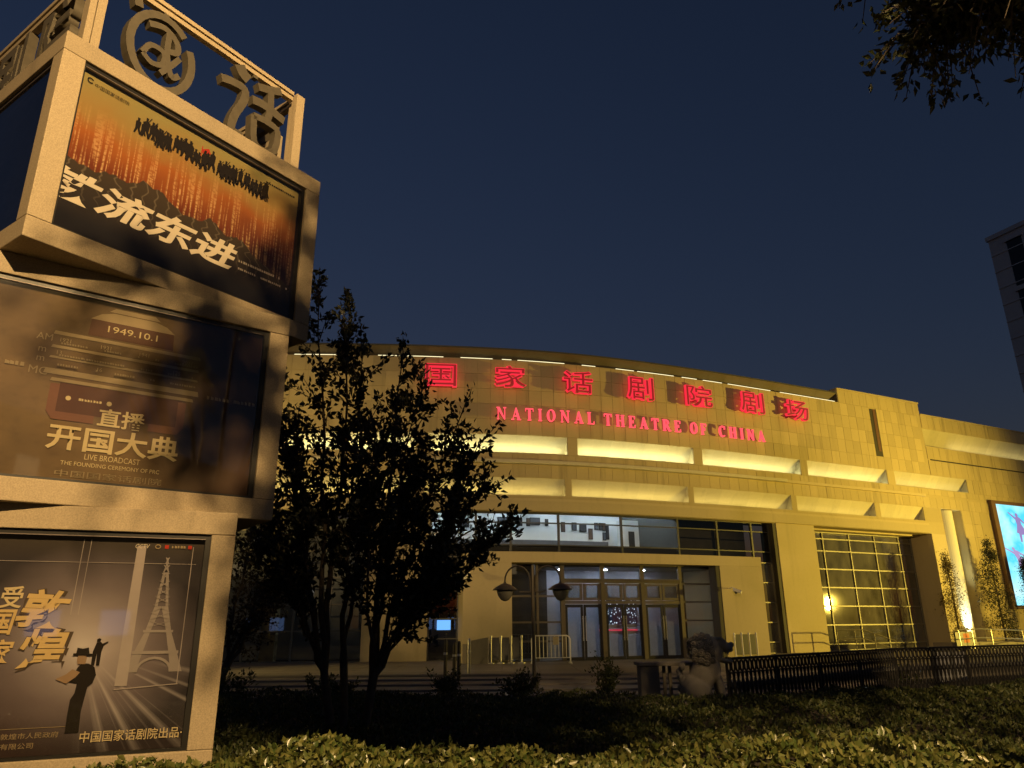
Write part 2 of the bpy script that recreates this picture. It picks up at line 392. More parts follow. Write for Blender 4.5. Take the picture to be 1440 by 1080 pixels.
window('window_side', 11.62, 14.9, [FLOOR, .75, 1.65, 2.57, 3.5, 4.45], [11.62, 13.75, 14.9], -.3, MT['alu'], MT['glass_hazed'], .06, .05)
window('window_side', -2.58, -1.35, [FLOOR, 1.1, 1.9, 3.0, 3.75, 4.45], [-2.58, -1.35], -.3, MT['darkgrey'], MT['glass'], .06, .05)
FB('window_jamb', MT['dark'], TH, (14.9, 15.12, FLOOR, 6.4, -.75, -.01))
window('window_right', 17.72, 27.0, [FLOOR, .55, 1.5, 2.45, 3.4, 4.35, 5.3, 5.95, 6.3], [17.72, 19.75, 21.8, 23.85, 25.9, 27.0], -1.35, MT['alu'], MT['glass_hazed'], .06, .06)
FB('soffit', MT['render'], TH, (17.72, 27.05, 6.32, 6.41, -1.9, -.79))
window('window_left', -14.2, -5.3, [FLOOR, 1.45, 2.5, 3.6, 4.7, 5.6, 6.35], [-14.2, -12.2, -10.2, -8.2, -6.7, -5.3], -.45, MT['alu'], MT['glass'], .08, .06)
# spandrel behind upper windows
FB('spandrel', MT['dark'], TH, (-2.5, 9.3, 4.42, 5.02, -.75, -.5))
# gallery room behind the upper windows
FB('gallery_wall', MT['offwhite'], TH, (-2.6, 8.6, 4.5, 7.6, -4.4, -4.2))
mb = MB(); p1, p2 = PF(8.5, 0, -4.25), PF(9.45, 0, -.45); q = (p2-p1).normalized(); nn = Vector((-q.y, q.x, 0))*.08
mb.prism([(p1.x, p1.y), (p2.x, p2.y), (p2.x+nn.x, p2.y+nn.y), (p1.x+nn.x, p1.y+nn.y)], 4.5, 7.6); mb.build('gallery_end_wall', MT['darkgrey'], TH)
FB('gallery_ceiling', MT['white'], TH, (-2.6, 9.4, 7.45, 7.55, -4.4, -.6))
FB('gallery_floor', MT['dark'], TH, (-2.6, 14.9, 4.36, 4.42, -4.4, -.5))
FB('gallery_dado', simple('gallery_grey', (.13, .13, .14), .7), TH, (-2.4, 7.6, 4.6, 5.62, -4.18, -4.1))
FB('gallery_block', MT['offwhite'], TH, (7.75, 8.9, 4.5, 6.6, -3.4, -3.0))
FB('gallery_block_doorway', MT['dark'], TH, (8.2, 8.55, 4.6, 6.05, -3.0, -2.985))
M_down = emit('gallery_downlight', (.80, .92, 1.0), 100)
for s_ in (-1.6, 1.2, 4.0, 6.4, 8.2):
    for d_ in (-1.6, -3.2):
        mb = MB(); p = PF(s_, 7.45, d_); mb.lathe([(.13, -.03), (.13, .0)], (p.x, p.y, p.z-.004), 12); mb.build('downlight', M_down, TH)
M_pic = [simple('picture_dark', (.03, .03, .035), .4), simple('picture_brown', (.10, .06, .04), .4), simple('picture_blue', (.06, .07, .09), .4)]
pics = [(1.3, 6.55, .55, .35), (2.35, 6.5, .22, .4), (2.8, 6.5, .22, .4), (3.2, 6.55, .6, .36), (3.9, 6.5, .2, .35), (4.9, 6.3, .25, .5), (5.6, 6.35, .3, .4), (6.15, 6.3, .42, .4), (6.6, 6.0, .25, .55), (6.95, 6.4, .22, .36), (7.2, 6.4, .2, .36), (7.42, 6.38, .2, .4), (7.42, 5.9, .2, .4), (7.62, 6.1, .18, .7), (.2, 6.4, .4, .4), (-.8, 6.4, .5, .4)]
ORD = ('leftmost', 'second', 'third', 'fourth', 'fifth', 'sixth', 'seventh', 'eighth', 'ninth', 'tenth', 'eleventh', 'twelfth', 'thirteenth', 'fourteenth', 'fifteenth', 'rightmost')
for i, (s_, z, ww, hh) in enumerate(sorted(pics, key=lambda q: (q[0], -q[1]))):
    fr = FB('framed_picture', MT['black'], None, (s_-ww/2, s_+ww/2, z-hh/2, z+hh/2, -4.19, -4.15))
    tag(fr, '%s%s framed picture%s on the white gallery wall behind the upper windows' % (ORD[i], ' tall' if hh > ww*1.3 else ' wide' if ww > hh*1.3 else '', ' from the left' if 0 < i < 15 else ''), 'picture', 'framed pictures in the upper gallery')
    FB('print', M_pic[i % 3], fr, (s_-ww/2+.03, s_+ww/2-.03, z-hh/2+.03, z+hh/2-.03, -4.15, -4.145))
# dim rooms behind the other glass
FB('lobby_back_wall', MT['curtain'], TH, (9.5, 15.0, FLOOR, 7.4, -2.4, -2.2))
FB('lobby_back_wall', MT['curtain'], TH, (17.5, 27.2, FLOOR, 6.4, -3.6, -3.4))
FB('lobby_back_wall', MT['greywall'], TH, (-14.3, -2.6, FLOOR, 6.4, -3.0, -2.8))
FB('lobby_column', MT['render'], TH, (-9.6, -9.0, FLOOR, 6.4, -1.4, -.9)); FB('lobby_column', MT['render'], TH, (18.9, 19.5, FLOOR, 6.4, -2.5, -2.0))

# ---- entrance vestibule, standing 2.5 m out from the glass front
VD = 2.5
FB('portal_beam', MT['render'], TH, (-1.33, 11.62, 4.0, 4.42, -.25, VD), bevel=.01)
FB('portal_wall', MT['render'], TH, (-1.33, .5, FLOOR, 4.0, -.25, VD-.003))
FB('portal_wall', MT['render'], TH, (9.40, 11.62-.004, FLOOR, 4.0, -.25, VD-.003))
FB('portal_base', MT['pave'], TH, (-1.33, .5, FLOOR, .95, VD-.003, VD+.015))
vd = VD-.55
window('vestibule_window', .5, 2.58, [FLOOR, 1.0, 1.72, 2.72, 4.0], [.5, 1.58, 2.58], vd, MT['bronze'], MT['glass'], .09, .07)
window('vestibule_window', 7.75, 9.4, [FLOOR, 1.0, 1.75, 2.5, 3.25, 4.0], [7.75, 9.4], vd, MT['bronze'], MT['glass'], .10, .06)
FB('vestibule_jamb', MT['dark'], TH, (9.2, 9.40, FLOOR, 4.0, vd+.02, VD-.02))
ds = [2.58, 4.23, 5.95, 7.75]
window('transom_window', 2.58, 7.75, [3.36, 4.0], ds, vd, MT['bronze'], MT['glass'], .16, .10)
mb = MB()
for z in (2.48, 3.30): fbox(mb, 2.58, 7.75, z-.06, z+.06, vd-.1, vd)
for s_ in ds: fbox(mb, s_-.08, s_+.08, FLOOR, 3.24, vd-.104, vd+.02)
mb.build('door_frame', MT['bronze'], TH)
for i in range(3):
    a, b = ds[i]+.08, ds[i+1]-.08; mid = (a+b)/2
    for (c, e_) in ((a, mid), (mid, b)):      # small hopper lights
        mb = MB(); fbox(mb, c+.02, e_-.02, 2.56, 2.66, vd-.08, vd-.01); fbox(mb, c+.02, e_-.02, 3.14, 3.22, vd-.08, vd-.01)
        fbox(mb, c+.02, c+.12, 2.66, 3.14, vd-.08, vd-.01); fbox(mb, e_-.12, e_-.02, 2.66, 3.14, vd-.08, vd-.01)
        wv = mb.build('hopper_window', MT['bronze'], TH); FB('pane', MT['glass'], wv, (c+.12, e_-.12, 2.66, 3.14, vd-.05, vd-.045))
    for k, (c, e_) in enumerate(((a, mid), (mid, b))):
        mb = MB(); fbox(mb, c+.015, e_-.015, FLOOR+.02, FLOOR+.14, vd-.07, vd-.02); fbox(mb, c+.015, e_-.015, 2.28, 2.40, vd-.07, vd-.02)
        fbox(mb, c+.015, c+.10, FLOOR+.14, 2.28, vd-.07, vd-.02); fbox(mb, e_-.10, e_-.015, FLOOR+.14, 2.28, vd-.07, vd-.02)
        dr = mb.build('door', MT['black'], TH); FB('pane', MT['glass_hi'], dr, (c+.10, e_-.10, FLOOR+.14, 2.28, vd-.05, vd-.045))
        hs = e_-.055 if k == 0 else c+.055
        mb = MB(); p1, p2 = PF(hs, 1.0, vd+.05), PF(hs, 1.95, vd+.05); mb.tube([p1, p2], .018, 8)
        for z in (1.1, 1.85): mb.tube([PF(hs, z, vd-.02), PF(hs, z, vd+.05)], .012, 6)
        mb.build('handle', MT['steel'], dr)
# lobby behind the doors: pale partition, speckled glowing panel, red strip
FB('lobby_floor', MT['pave'], TH, (.5, 9.4, FLOOR, FLOOR+.015, -2.0, vd-.11))
FB('lobby_partition', MT['greywall'], TH, (2.6, 9.3, FLOOR+.02, 3.9, -.6, -.45))
FB('lobby_side', MT['dark'], TH, (.5, 2.6, FLOOR+.02, 3.9, -.6, -.45))
FB('lobby_ceiling', MT['darkgrey'], TH, (.5, 9.4, 3.9, 3.99, -.6, vd-.12))
mb = MB()
for s_, d_ in ((3.0, .4), (5.0, .4), (6.8, .5)): p = PF(s_, 3.9, d_); mb.lathe([(.10, -.02), (.10, 0)], (p.x, p.y, p.z-.004), 10)
mb.build('lobby_downlight', emit('lobby_lamp', (.66, .74, 1.0), 190), TH)
nn_ = NT('speck_glow'); Pp = nn_.pos()
vor = nn_.n('TexVoronoi'); vor.feature = 'F1'; nn_.l(nn_.mapv(Pp, (7, 7, 5)), vor.inputs['Vector']); vor.inputs['Scale'].default_value = 1.6
dots = nn_.rng_(vor.outputs['Distance'], .18, .34, 1, 0); patch = nn_.rng_(nn_.noise(Pp, 2.2, 2), .30, .55, .15, 1)
nn_.base((.02, .02, .03)); nn_.p(Emission_Color=nn_.mix(dots, (.05, .06, .14), (.75, .85, 1.0)), Emission_Strength=nn_.math('ADD', nn_.math('MULTIPLY', nn_.math('MULTIPLY', dots, patch), 1.5), .10))
ls = FB('lobby_speck_panel', nn_.m, None, (5.0, 6.9, 1.62, 2.72, -.44, -.40)); tag(ls, 'glowing blue and white speckled panel behind the middle glass doors', 'screen')  # glowing panel of specks behind the panes, red strip below
FB('red_strip', emit('red_strip', (1, .05, .10), .9), ls, (5.0, 6.9, 1.36, 1.40, -.44, -.41))
sc_ = FB('screen', emit('small_screen', (.15, .42, 1.0), 2.2), None, (-2.2, -1.62, 1.45, 1.85, -.75, -.70)); tag(sc_, 'small bright blue monitor behind the narrow glass left of the entrance', 'screen')
FB('bezel', MT['black'], sc_, (-2.26, -1.56, 1.39, 1.91, -.80, -.752))
# recessed lit column at the right, with its uplight
p = PF(29.10, FLOOR, -.58); mb = MB().lathe([(.60, 0), (.60, 7.6)], tuple(p), 32); mb.build('round_column', stone('column_paint', (.62, .60, .52), (.68, .66, .58), .04, .12), TH, smooth=False)
up_p = PF(28.72, FLOOR+.02, .30); mb = MB().lathe([(.11, 0), (.13, .10)], tuple(up_p), 12)
ul = mb.build('column_uplight', MT['darkgrey']); tag(ul, 'small round uplight in the recess at the foot of the lit column', 'lamp')
mb = MB().lathe([(.09, 0), (.09, .006)], (up_p.x, up_p.y, up_p.z+.101), 12); mb.build('lens', emit('uplight_lens', (1, .95, .70), 20), ul)
def spot(name, loc, aim, power, col, ang, blend, parent, size=.08):
    L = bpy.data.lights.new(name, 'SPOT'); L.energy = power; L.color = col; L.spot_size = R(ang); L.spot_blend = blend; L.shadow_soft_size = size
    o = bpy.data.objects.new(name, L); d = (Vector(aim)-Vector(loc)).normalized()
    M = d.to_track_quat('-Z', 'Y').to_matrix().to_4x4(); M.translation = loc; put(o, M, parent); return o
cp = PF(28.95, 5, .0); spot('uplight_beam', up_p+Vector((0, 0, .14)), cp, 1500, (.95, 1.0, .66), 46, .6, ul)
FB('slit_shade_strip', MT['dark'], TH, (31.25, 31.6, 6.2, 7.88, .0, .006))  # flat dark strip paints the shade of a slit onto the wall

# ================================================================== NEON SIGN
M_face = emit('neon_face', (1.0, .012, .035), .26); M_edge = emit('neon_edge', (1.0, .022, .055), 1.0); M_case = simple('sign_case', (.10, .01, .01), .5)
def text_mesh(body, extrude=.0, offset=.0, res=4, shear=0):
    cu = bpy.data.curves.new('glyph', 'FONT'); cu.body = body; cu.extrude = extrude; cu.offset = offset; cu.resolution_u = res; cu.shear = shear
    o = bpy.data.objects.new('glyph', cu); COL.objects.link(o); dg = bpy.context.evaluated_depsgraph_get()
    me = bpy.data.meshes.new_from_object(o.evaluated_get(dg)); bpy.data.objects.remove(o); bpy.data.curves.remove(cu); return me
def fit(me, wd, ht, z0=None):
    a = np.array([v.co for v in me.vertices]); mn, mx = a.min(0), a.max(0); sx = wd/(mx[0]-mn[0]) if wd else None; sy = ht/(mx[1]-mn[1]) if ht else None
    sx = sx or sy; sy = sy or sx
    for v in me.vertices: v.co = ((v.co.x-(mn[0]+mx[0])/2)*sx, (v.co.y-(mn[1]+mx[1])/2)*sy, v.co.z-mn[2])
    me.update(); return me
CS = thing('neon_sign', PF(7.3, 11.9, .2), 'large red neon Chinese theatre name mounted high on the curved wall', 'sign')
for ch, s_, wd, ht, z in zip('国家话剧院剧场', (-2.3, .87, 4.1, 7.35, 10.72, 14.1, 17.2), (1.45, 1.5, 1.5, 1.48, 1.6, 1.6, 1.65), (1.1, 1.05, 1.12, 1.2, 1.12, 1.18, 1.12), (12.46, 12.52, 12.47, 12.47, 12.45, 12.5, 12.45)):
    p, t, n = frame(s_); ez = n; ey = Vector((0, 0, 1)); M = basis(p+n*.30+Vector((0, 0, z)), t, ey, ez)
    me = fit(text_mesh(ch, .07, .022), wd, ht); me.materials.clear(); me.materials.append(M_edge)
    o = put(bpy.data.objects.new('character', me), M, CS)
    me2 = fit(text_mesh(ch, .0, -.002), wd*.955, ht*.94); me2.materials.clear(); me2.materials.append(M_face)
    put(bpy.data.objects.new('character_face', me2), M @ Matrix.Translation((0, 0, .146)), o)
    mb = MB()
    for dx in (-.4, .4): mb.tube([p+t*dx+Vector((0, 0, z-.2)), p+t*dx+n*.31+Vector((0, 0, z-.2))], .02, 6)
    mb.build('bracket', MT['black'], o)
def box2(x0, x1, y0, y1): return [(x0, y0), (x1, y0), (x1, y1), (x0, y1)]
def ring(cx, cy, rx, ry, tx, ty, a0, a1, n=14):
    out = []
    for i in range(n):
        t0, t1 = a0+(a1-a0)*i/n, a0+(a1-a0)*(i+1)/n; c0, s0, c1, s1 = math.cos(t0), math.sin(t0), math.cos(t1), math.sin(t1)
        out.append([(cx+rx*c0, cy+ry*s0), (cx+rx*c1, cy+ry*s1), (cx+(rx-tx)*c1, cy+(ry-ty)*s1), (cx+(rx-tx)*c0, cy+(ry-ty)*s0)])
    return out
def stemS(x, w_=.2, lo=True, hi=True, e_=.07):
    o = [box2(x, x+w_, 0, 1)]
    if lo: o.append(box2(x-e_, x+w_+e_, 0, .06))
    if hi: o.append(box2(x-e_, x+w_+e_, .94, 1))
    return o
def wedge(x0, x1, y, s_): return [(x1-.05, y), (x1, y), (x1, y+s_*.26), (x1-.03, y+s_*.26)] if s_ > 0 else [(x1-.03, y+s_*.26), (x1, y+s_*.26), (x1, y), (x1-.05, y)]
GL = {'I': (.34, stemS(.07)), 'L': (.68, stemS(.07)+[box2(.2, .64, 0, .06), wedge(0, .66, .0, 1)]),
 'T': (.76, stemS(.28, .2, True, False)+[box2(.02, .74, .93, 1), wedge(0, .76, 1, -1), [(.0, .74), (.03, .74), (.05, 1), (.0, 1)]]),
 'H': (.88, stemS(.07)+stemS(.61)+[box2(.2, .7, .48, .55)]),
 'F': (.66, stemS(.07)+[box2(.2, .6, .94, 1), box2(.2, .46, .48, .55), box2(.44, .48, .38, .65), wedge(0, .63, 1, -1)]),
 'E': (.70, stemS(.07)+[box2(.2, .62, .94, 1), box2(.2, .62, 0, .06), box2(.2, .46, .48, .55), box2(.44, .48, .38, .65), wedge(0, .65, 1, -1), wedge(0, .67, 0, 1)]),
 'N': (.92, stemS(.12, .07, True, False)+stemS(.74, .07, False, True, .1)+[[(.04, 1), (.28, 1), (.81, .0), (.74, .0), (.12, .86)], box2(.0, .2, .94, 1)]),
 'A': (.86, [[(.40, 1), (.48, 1), (.84, 0), (.60, 0), (.38, .78)], [(.40, 1), (.44, .9), (.17, 0), (.10, 0)], box2(.2, .6, .28, .35), box2(.0, .27, 0, .06), box2(.54, .9, 0, .06)]),
 'O': (.86, ring(.43, .5, .41, .52, .2, .07, 0, 2*math.pi, 24)), 'C': (.80, ring(.43, .5, .41, .52, .2, .07, math.pi*.28, math.pi*1.74, 20)+[box2(.70, .75, .68, .98)]),
 'R': (.86, stemS(.07)+ring(.34, .745, .34, .255, .19, .07, -math.pi/2, math.pi/2, 12)+[box2(.2, .36, .94, 1), box2(.2, .36, .49, .56), [(.32, .52), (.52, .52), (.80, .05), (.9, .05), (.9, 0), (.66, 0)]])}
M_letter = emit('letter_red', (1.0, .075, .105), 1.35)
ES = thing('neon_sign', PF(7.5, 10.4, .2), 'row of small red English serif letters below the Chinese name', 'sign')
for word, a, b in (('NATIONAL', .24, 4.89), ('THEATRE', 5.4, 9.56), ('OF', 10.12, 11.08), ('CHINA', 11.85, 14.8)):
    H_ = .57; tot = sum(GL[c][0] for c in word)*H_*.86; gap = (b-a-tot)/(len(word)-1); x = a
    for c in word:
        wd, pcs = GL[c]; wd *= H_*.86; p, t, n = frame(x+wd/2); M = basis(p+n*.22-t*(wd/2)+Vector((0, 0, 10.5)), t, Vector((0, 0, 1)), n)
        mb = MB()
        for k, poly in enumerate(pcs): mb.prism([(u*H_*.86, v*H_) for u, v in poly], 0, .10+.0006*k, M)
        lo = mb.build('letter', M_letter, ES)
        x += wd+gap

# ================================================================== LED SCREEN on the right wall
LS = thing('video_screen', PF(36, 2.3, .1), 'big bright cyan outdoor video screen in a brown frame on the right wall', 'screen')
n_ = NT('screen_image'); Pp = n_.pos(); f = n_.noise(n_.mapv(Pp, (.35, .35, .5)), 1.6, 3)
colr = n_.ramp(f, [(.25, (.62, .93, .98)), (.45, (.30, .82, .95)), (.62, (.06, .62, .88)), (.8, (.50, .90, .97))]); n_.base((.01, .01, .01)); n_.p(Emission_Color=colr, Emission_Strength=1.25, Roughness=.3)
FB('display', n_.m, LS, (33.42, 43.0, 2.5, 8.5, .05, .14))
mb = MB(); fbox(mb, 33.0, 33.42, 2.3, 8.7, .0, .22); fbox(mb, 43.0, 43.4, 2.3, 8.7, .0, .22); fbox(mb, 33.42, 43.0, 8.5, 8.7, .0, .215); fbox(mb, 33.42, 43.0, 2.3, 2.5, .0, .215)
mb.build('frame', simple('brown_frame', (.16, .09, .05), .5), LS)
def dancer(s_, z, sc, rot, col, kick):
    """a flat printed dancer: head, torso, two arms, skirt, two legs"""
    p, t, n = frame(s_); M = basis(p+n*.144+Vector((0, 0, z)), t, Vector((0, 0, 1)), n) @ Matrix.Diagonal((1.6, 1, 1, 1)) @ Matrix.Rotation(rot, 4, 'Z') @ Matrix.Scale(sc, 4)
    mb = MB(); k = 0
    def cap(a, b, w0, w1):
        nonlocal k
        a, b = Vector((*a, 0)), Vector((*b, 0)); d = (b-a).normalized(); q = Vector((-d.y, d.x, 0)); poly = [a-q*w0, b-q*w1, b+d*w1*.7, b+q*w1, a+q*w0, a-d*w0*.7]
        mb.prism([(v.x, v.y) for v in poly], 0, .004+k*.0015, M); k += 1
    mb.prism([(.09*math.cos(i*.7)+.0, .13*math.sin(i*.7)+1.52) for i in range(9)], 0, .006, M)
    cap((0, .85), (0, 1.35), .14, .16); cap((-.12, 1.3), (-.5, 1.5+kick), .06, .03); cap((.12, 1.3), (.55, 1.0-kick), .06, .03)
    mb.prism([(-.14, .95), (.14, .95), (.36, .4), (.05, .3), (-.3, .45)], 0, .003, M)
    cap((-.08, .5), (-.16, -.1), .09, .05); cap((.08, .5), (.45+kick, .05), .09, .04)
    return mb.build('dancer_image', emit('dancer_%02d' % int(s_*2), col, .75), LS)
dancer(35.7, 6.4, 1.0, .1, (.42, .30, .72), .2); dancer(35.4, 4.5, .95, .45, (.60, .42, .85), .3); dancer(36.6, 2.9, 1.0, -.2, (.52, .40, .85), -.1); dancer(37.9, 5.6, .9, -.5, (.25, .45, .50), .1); dancer(38.6, 4.0, 1.0, .2, (.5, .4, .8), .2); dancer(40.3, 6.0, 1.0, -.2, (.5, .35, .75), .1)

# ================================================================== POSTER KIOSK: three twisted boxes and an openwork crown
KC = Vector((-4.4289, 7.4734, 0)); KW, KT = 3.0, .2; KA = (.3869, .6413, .9675); KZ = (.4595, 2.5816, 4.7037, 6.8258)
KS = thing('poster_kiosk', (KC.x, KC.y, 0), 'tall sand-coloured granite kiosk of three twisted poster boxes with openwork stone characters on top', 'kiosk')
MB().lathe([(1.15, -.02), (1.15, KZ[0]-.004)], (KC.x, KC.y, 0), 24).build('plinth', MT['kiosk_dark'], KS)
def kframe(a, k):    # face k of a box turned by a: origin at its lower left as seen from outside
    t = a+k*math.pi/2; ex = Vector((math.cos(t), math.sin(t), 0)); n = Vector((math.sin(t), -math.cos(t), 0))
    return KC-ex*KW/2+n*KW/2, ex, n
def quadbox(mb, o, ex, n, u0, u1, z0, z1, d0, d1):
    P_ = lambda u, d, z: tuple(o+ex*u+n*d+Vector((0, 0, z)))
    mb.hexa([P_(u0, d1, z0), P_(u1, d1, z0), P_(u1, d0, z0), P_(u0, d0, z0), P_(u0, d1, z1), P_(u1, d1, z1), P_(u1, d0, z1), P_(u0, d0, z1)])
PF_ = {}
for b in range(3):
    a = KA[b]; z0, z1 = KZ[b]+(.003 if b else 0), KZ[b+1]; zb = z0+KT
    o0, ex0, n0 = kframe(a, 0)
    mb = MB(); quadbox(mb, o0, ex0, n0, .12, KW-.12, z0+.02, z1-.02, -KW+.12, -.12); core_ = mb.build('box_core', MT['dark'], KS)
    for nm, c, e_ in (('top_slab', z1-KT+.003, z1), ('bottom_slab', z0, zb-.003)):
        mb = MB(); quadbox(mb, o0, ex0, n0, 0, KW, c, e_, -KW, 0); mb.build(nm, MT['kiosk'], KS, bevel=.008)
    for i in (0, 1):
        for j in (0, 1):
            mb = MB(); quadbox(mb, o0, ex0, n0, i*(KW-KT)+.001, i*(KW-KT)+KT-.001, zb, z1-KT, -KW+.001+j*(KW-KT), -KW+KT-.001+j*(KW-KT)); mb.build('corner_post', MT['kiosk'], KS, bevel=.006)
    for k in range(4):
        o, ex, n = kframe(a, k); PF_[(b, k)] = (o+ex*KT+n*(-.085), ex, n, zb, z1-KT)
        mb = MB(); A, B, C_, D_ = KT, KW-KT, zb, z1-KT
        for q in ((A, B, D_-.035, D_), (A, B, C_, C_+.02), (A, A+.02, C_+.02, D_-.035), (B-.045, B, C_+.02, D_-.035)): quadbox(mb, o, ex, n, *q, -.11, -.03)
        fr = mb.build('poster_frame', MT['black'], KS)
        mb = MB(); quadbox(mb, o, ex, n, A+.02, B-.045, D_-.042, D_-.035, -.05, -.028); mb.build('frame_trim', MT['trim'], fr)

def poster_mat(name, build):
    n = NT(name); vec, u, v = n.uv(); n.base(build(n, vec, u, v)); n.p(Roughness=.6, Specular_IOR_Level=.08); return n.m
def pm1(n, vec, u, v):
    wob = n.noise(n.mapv(vec, (3, 2, 1)), 2, 3)
    g = n.ramp(n.math('ADD', v, n.math('MULTIPLY', n.math('SUBTRACT', wob, .5), .25)), [(.0, (.008, .007, .008)), (.30, (.035, .010, .007)), (.45, (.15, .032, .009)), (.62, (.29, .088, .018)), (.76, (.27, .165, .05)), (.95, (.24, .20, .075))])
    st = n.noise(n.mapv(vec, (95, 2.2, 1)), 1, 1); sk = n.math('MULTIPLY', n.rng_(st, .50, .62, 0, 1), n.rng_(v, .30, .80, .9, 0)); sk = n.math('MULTIPLY', sk, n.rng_(v, .10, .35, 0, 1))
    brk = n.rng_(n.noise(n.mapv(vec, (60, 70, 1)), 1, 1), .4, .55, .25, 1); g = n.mix(n.math('MULTIPLY', sk, brk), g, (.75, .48, .22))
    leaf_shade = n.rng_(u, .45, 1.0, 0, .9); g = n.mix(n.math('MULTIPLY', leaf_shade, n.rng_(v, .35, .8, 1, 0)), g, (.02, .012, .016))  # leaf shade painted over the lower right of the print
    hz = n.math('ADD', n.math('MULTIPLY', n.noise(n.mapv(vec, (5, .01, 1)), 1, 4), .40), n.math('SUBTRACT', .24, n.math('MULTIPLY', n.rng_(u, .6, 1, 0, 1), .20)))
    mt = n.rng_(n.math('SUBTRACT', v, hz), -.004, .004, 1, 0)
    mcol = n.mix(n.rng_(v, .1, .45, 0, 1), (.010, .009, .010), (.045, .032, .020))
    wav = n.n('TexWave'); n.l(n.mapv(vec, (5, 14, 1)), wav.inputs[0]); wav.inputs['Scale'].default_value = 1.2; wav.inputs['Distortion'].default_value = 6; wav.inputs['Detail'].default_value = 1
    mcol = n.mix(n.math('MULTIPLY', n.rng_(wav.outputs['Fac'], .92, 1, 0, .3), n.rng_(v, .15, .4, 0, 1)), mcol, (.25, .2, .14)); g = n.mix(mt, g, mcol)
    ed = n.math('ADD', n.rng_(v, .93, .99, 0, .5), n.math('MULTIPLY', n.noise(n.mapv(vec, (22, 8, 1)), 1, 4), .62)); return n.mix(n.rng_(ed, .72, .76, 0, 1), g, (.012, .01, .008))
def pm2(n, vec, u, v):
    g = n.ramp(n.noise(n.mapv(vec, (2.2, 1.6, 1)), 1.3, 3), [(.3, (.085, .054, .03)), (.7, (.19, .125, .065))])
    g = n.mix(n.rng_(u, .55, .95, 0, .9), g, (.03, .008, .006)); return n.mix(n.rng_(n.noise(vec, 24, 3), .5, .8, 0, .3), g, (.05, .03, .02))
def pm3(n, vec, u, v):
    cx = n.math('SUBTRACT', u, .66); cy = n.math('MULTIPLY', n.math('SUBTRACT', v, .47), .75)
    dist = n.math('SQRT', n.math('ADD', n.math('MULTIPLY', cx, cx), n.math('MULTIPLY', cy, cy)))
    ang = n.math('ARCTAN2', cy, cx); ray = n.noise(n.comb(n.math('MULTIPLY', ang, 9), 0, 0), 1, 3)
    g = n.ramp(n.math('ADD', dist, n.math('MULTIPLY', n.noise(vec, 4, 3), .1)), [(.04, (.44, .40, .40)), (.13, (.29, .25, .25)), (.25, (.135, .11, .118)), (.40, (.030, .026, .030))])
    fl = n.math('MULTIPLY', n.rng_(v, .40, .30, 0, 1), n.rng_(ray, .50, .66, 0, .55)); g = n.mix(n.math('MULTIPLY', fl, n.rng_(u, .66, .74, 0, 1)), g, (.44, .40, .40))
    g = n.mix(n.math('MULTIPLY', n.rng_(v, .42, .0, 0, 1), n.rng_(u, .72, .45, 0, .85)), g, (.05, .025, .022)); g = n.mix(n.rng_(v, .85, .98, 0, .75), g, (.05, .04, .028))
    return n.mix(n.math('MULTIPLY', n.rng_(v, .18, .0, 0, 1), .7), g, (.02, .012, .010))
def pm4(n, vec, u, v):
    f = n.noise(n.mapv(vec, (2, 3, 1)), 1.6, 4); return n.ramp(f, [(.3, (.02, .02, .035)), (.5, (.06, .05, .09)), (.62, (.16, .13, .16)), (.75, (.07, .06, .11))])
def poster(b, k, mat, lab):
    o, ex, n, z0, z1 = PF_[(b, k)]; W_ = KW-2*KT
    mb = MB(); c = [o+Vector((0, 0, z0)), o+ex*W_+Vector((0, 0, z0)), o+ex*W_+Vector((0, 0, z1)), o+Vector((0, 0, z1))]
    mb.add([tuple(p-n*.01) for p in c]+[tuple(p) for p in c], [(4, 5, 6, 7), (3, 2, 1, 0), (0, 1, 5, 4), (2, 3, 7, 6), (1, 2, 6, 5), (3, 0, 4, 7)], [[(0, 0), (1, 0), (1, 1), (0, 1)]]+[[(0, 0)]*4]*5)
    ps = mb.build('poster', mat, KS); ps['label'] = lab
    gl = MB(); q = n*.045; gl.add([tuple(c[0]+ex*.02+q), tuple(c[1]-ex*.045+q), tuple(c[2]-ex*.045+q), tuple(c[3]+ex*.02+q)], [(0, 1, 2, 3)]); gl.build('glass_cover', MT['glass_poster_hazy' if b == 1 else 'glass_poster'], KS)
    return ps, basis(o+Vector((0, 0, z0))+n*.003, ex, Vector((0, 0, 1)), n), W_, z1-z0
def prnt(ps, M, name, poly_list, mat, lift=.0):
    mb = MB()
    for i, pl in enumerate(poly_list): mb.add([tuple(M @ Vector((x, y, lift+.0003*i))) for x, y in pl], [tuple(range(len(pl)))])
    return mb.build(name, mat, ps)
def ptext(ps, M, body, x, y, wd, ht, mat, lift=.002, shear=0, offset=.0, rot=0, clip=None):
    me = fit(text_mesh(body, 0, offset, 3, shear), wd, ht); me.materials.clear(); me.materials.append(mat)
    if clip:
        bm = bmesh.new(); bm.from_mesh(me)
        for co, no in clip: bmesh.ops.bisect_plane(bm, geom=bm.verts[:]+bm.edges[:]+bm.faces[:], plane_co=(co[0]-x, co[1]-y, 0), plane_no=no, clear_outer=True)
        bm.to_mesh(me); bm.free()
    return put(bpy.data.objects.new('printed_text', me), M @ Matrix.Translation((x, y, lift)) @ Matrix.Rotation(rot, 4, 'Z'), ps)
def ink(name, c):
    m = simple(name, c, .6, 0, .12, 8); m.node_tree.nodes['Principled BSDF'].inputs['Specular IOR Level'].default_value = .08; return m
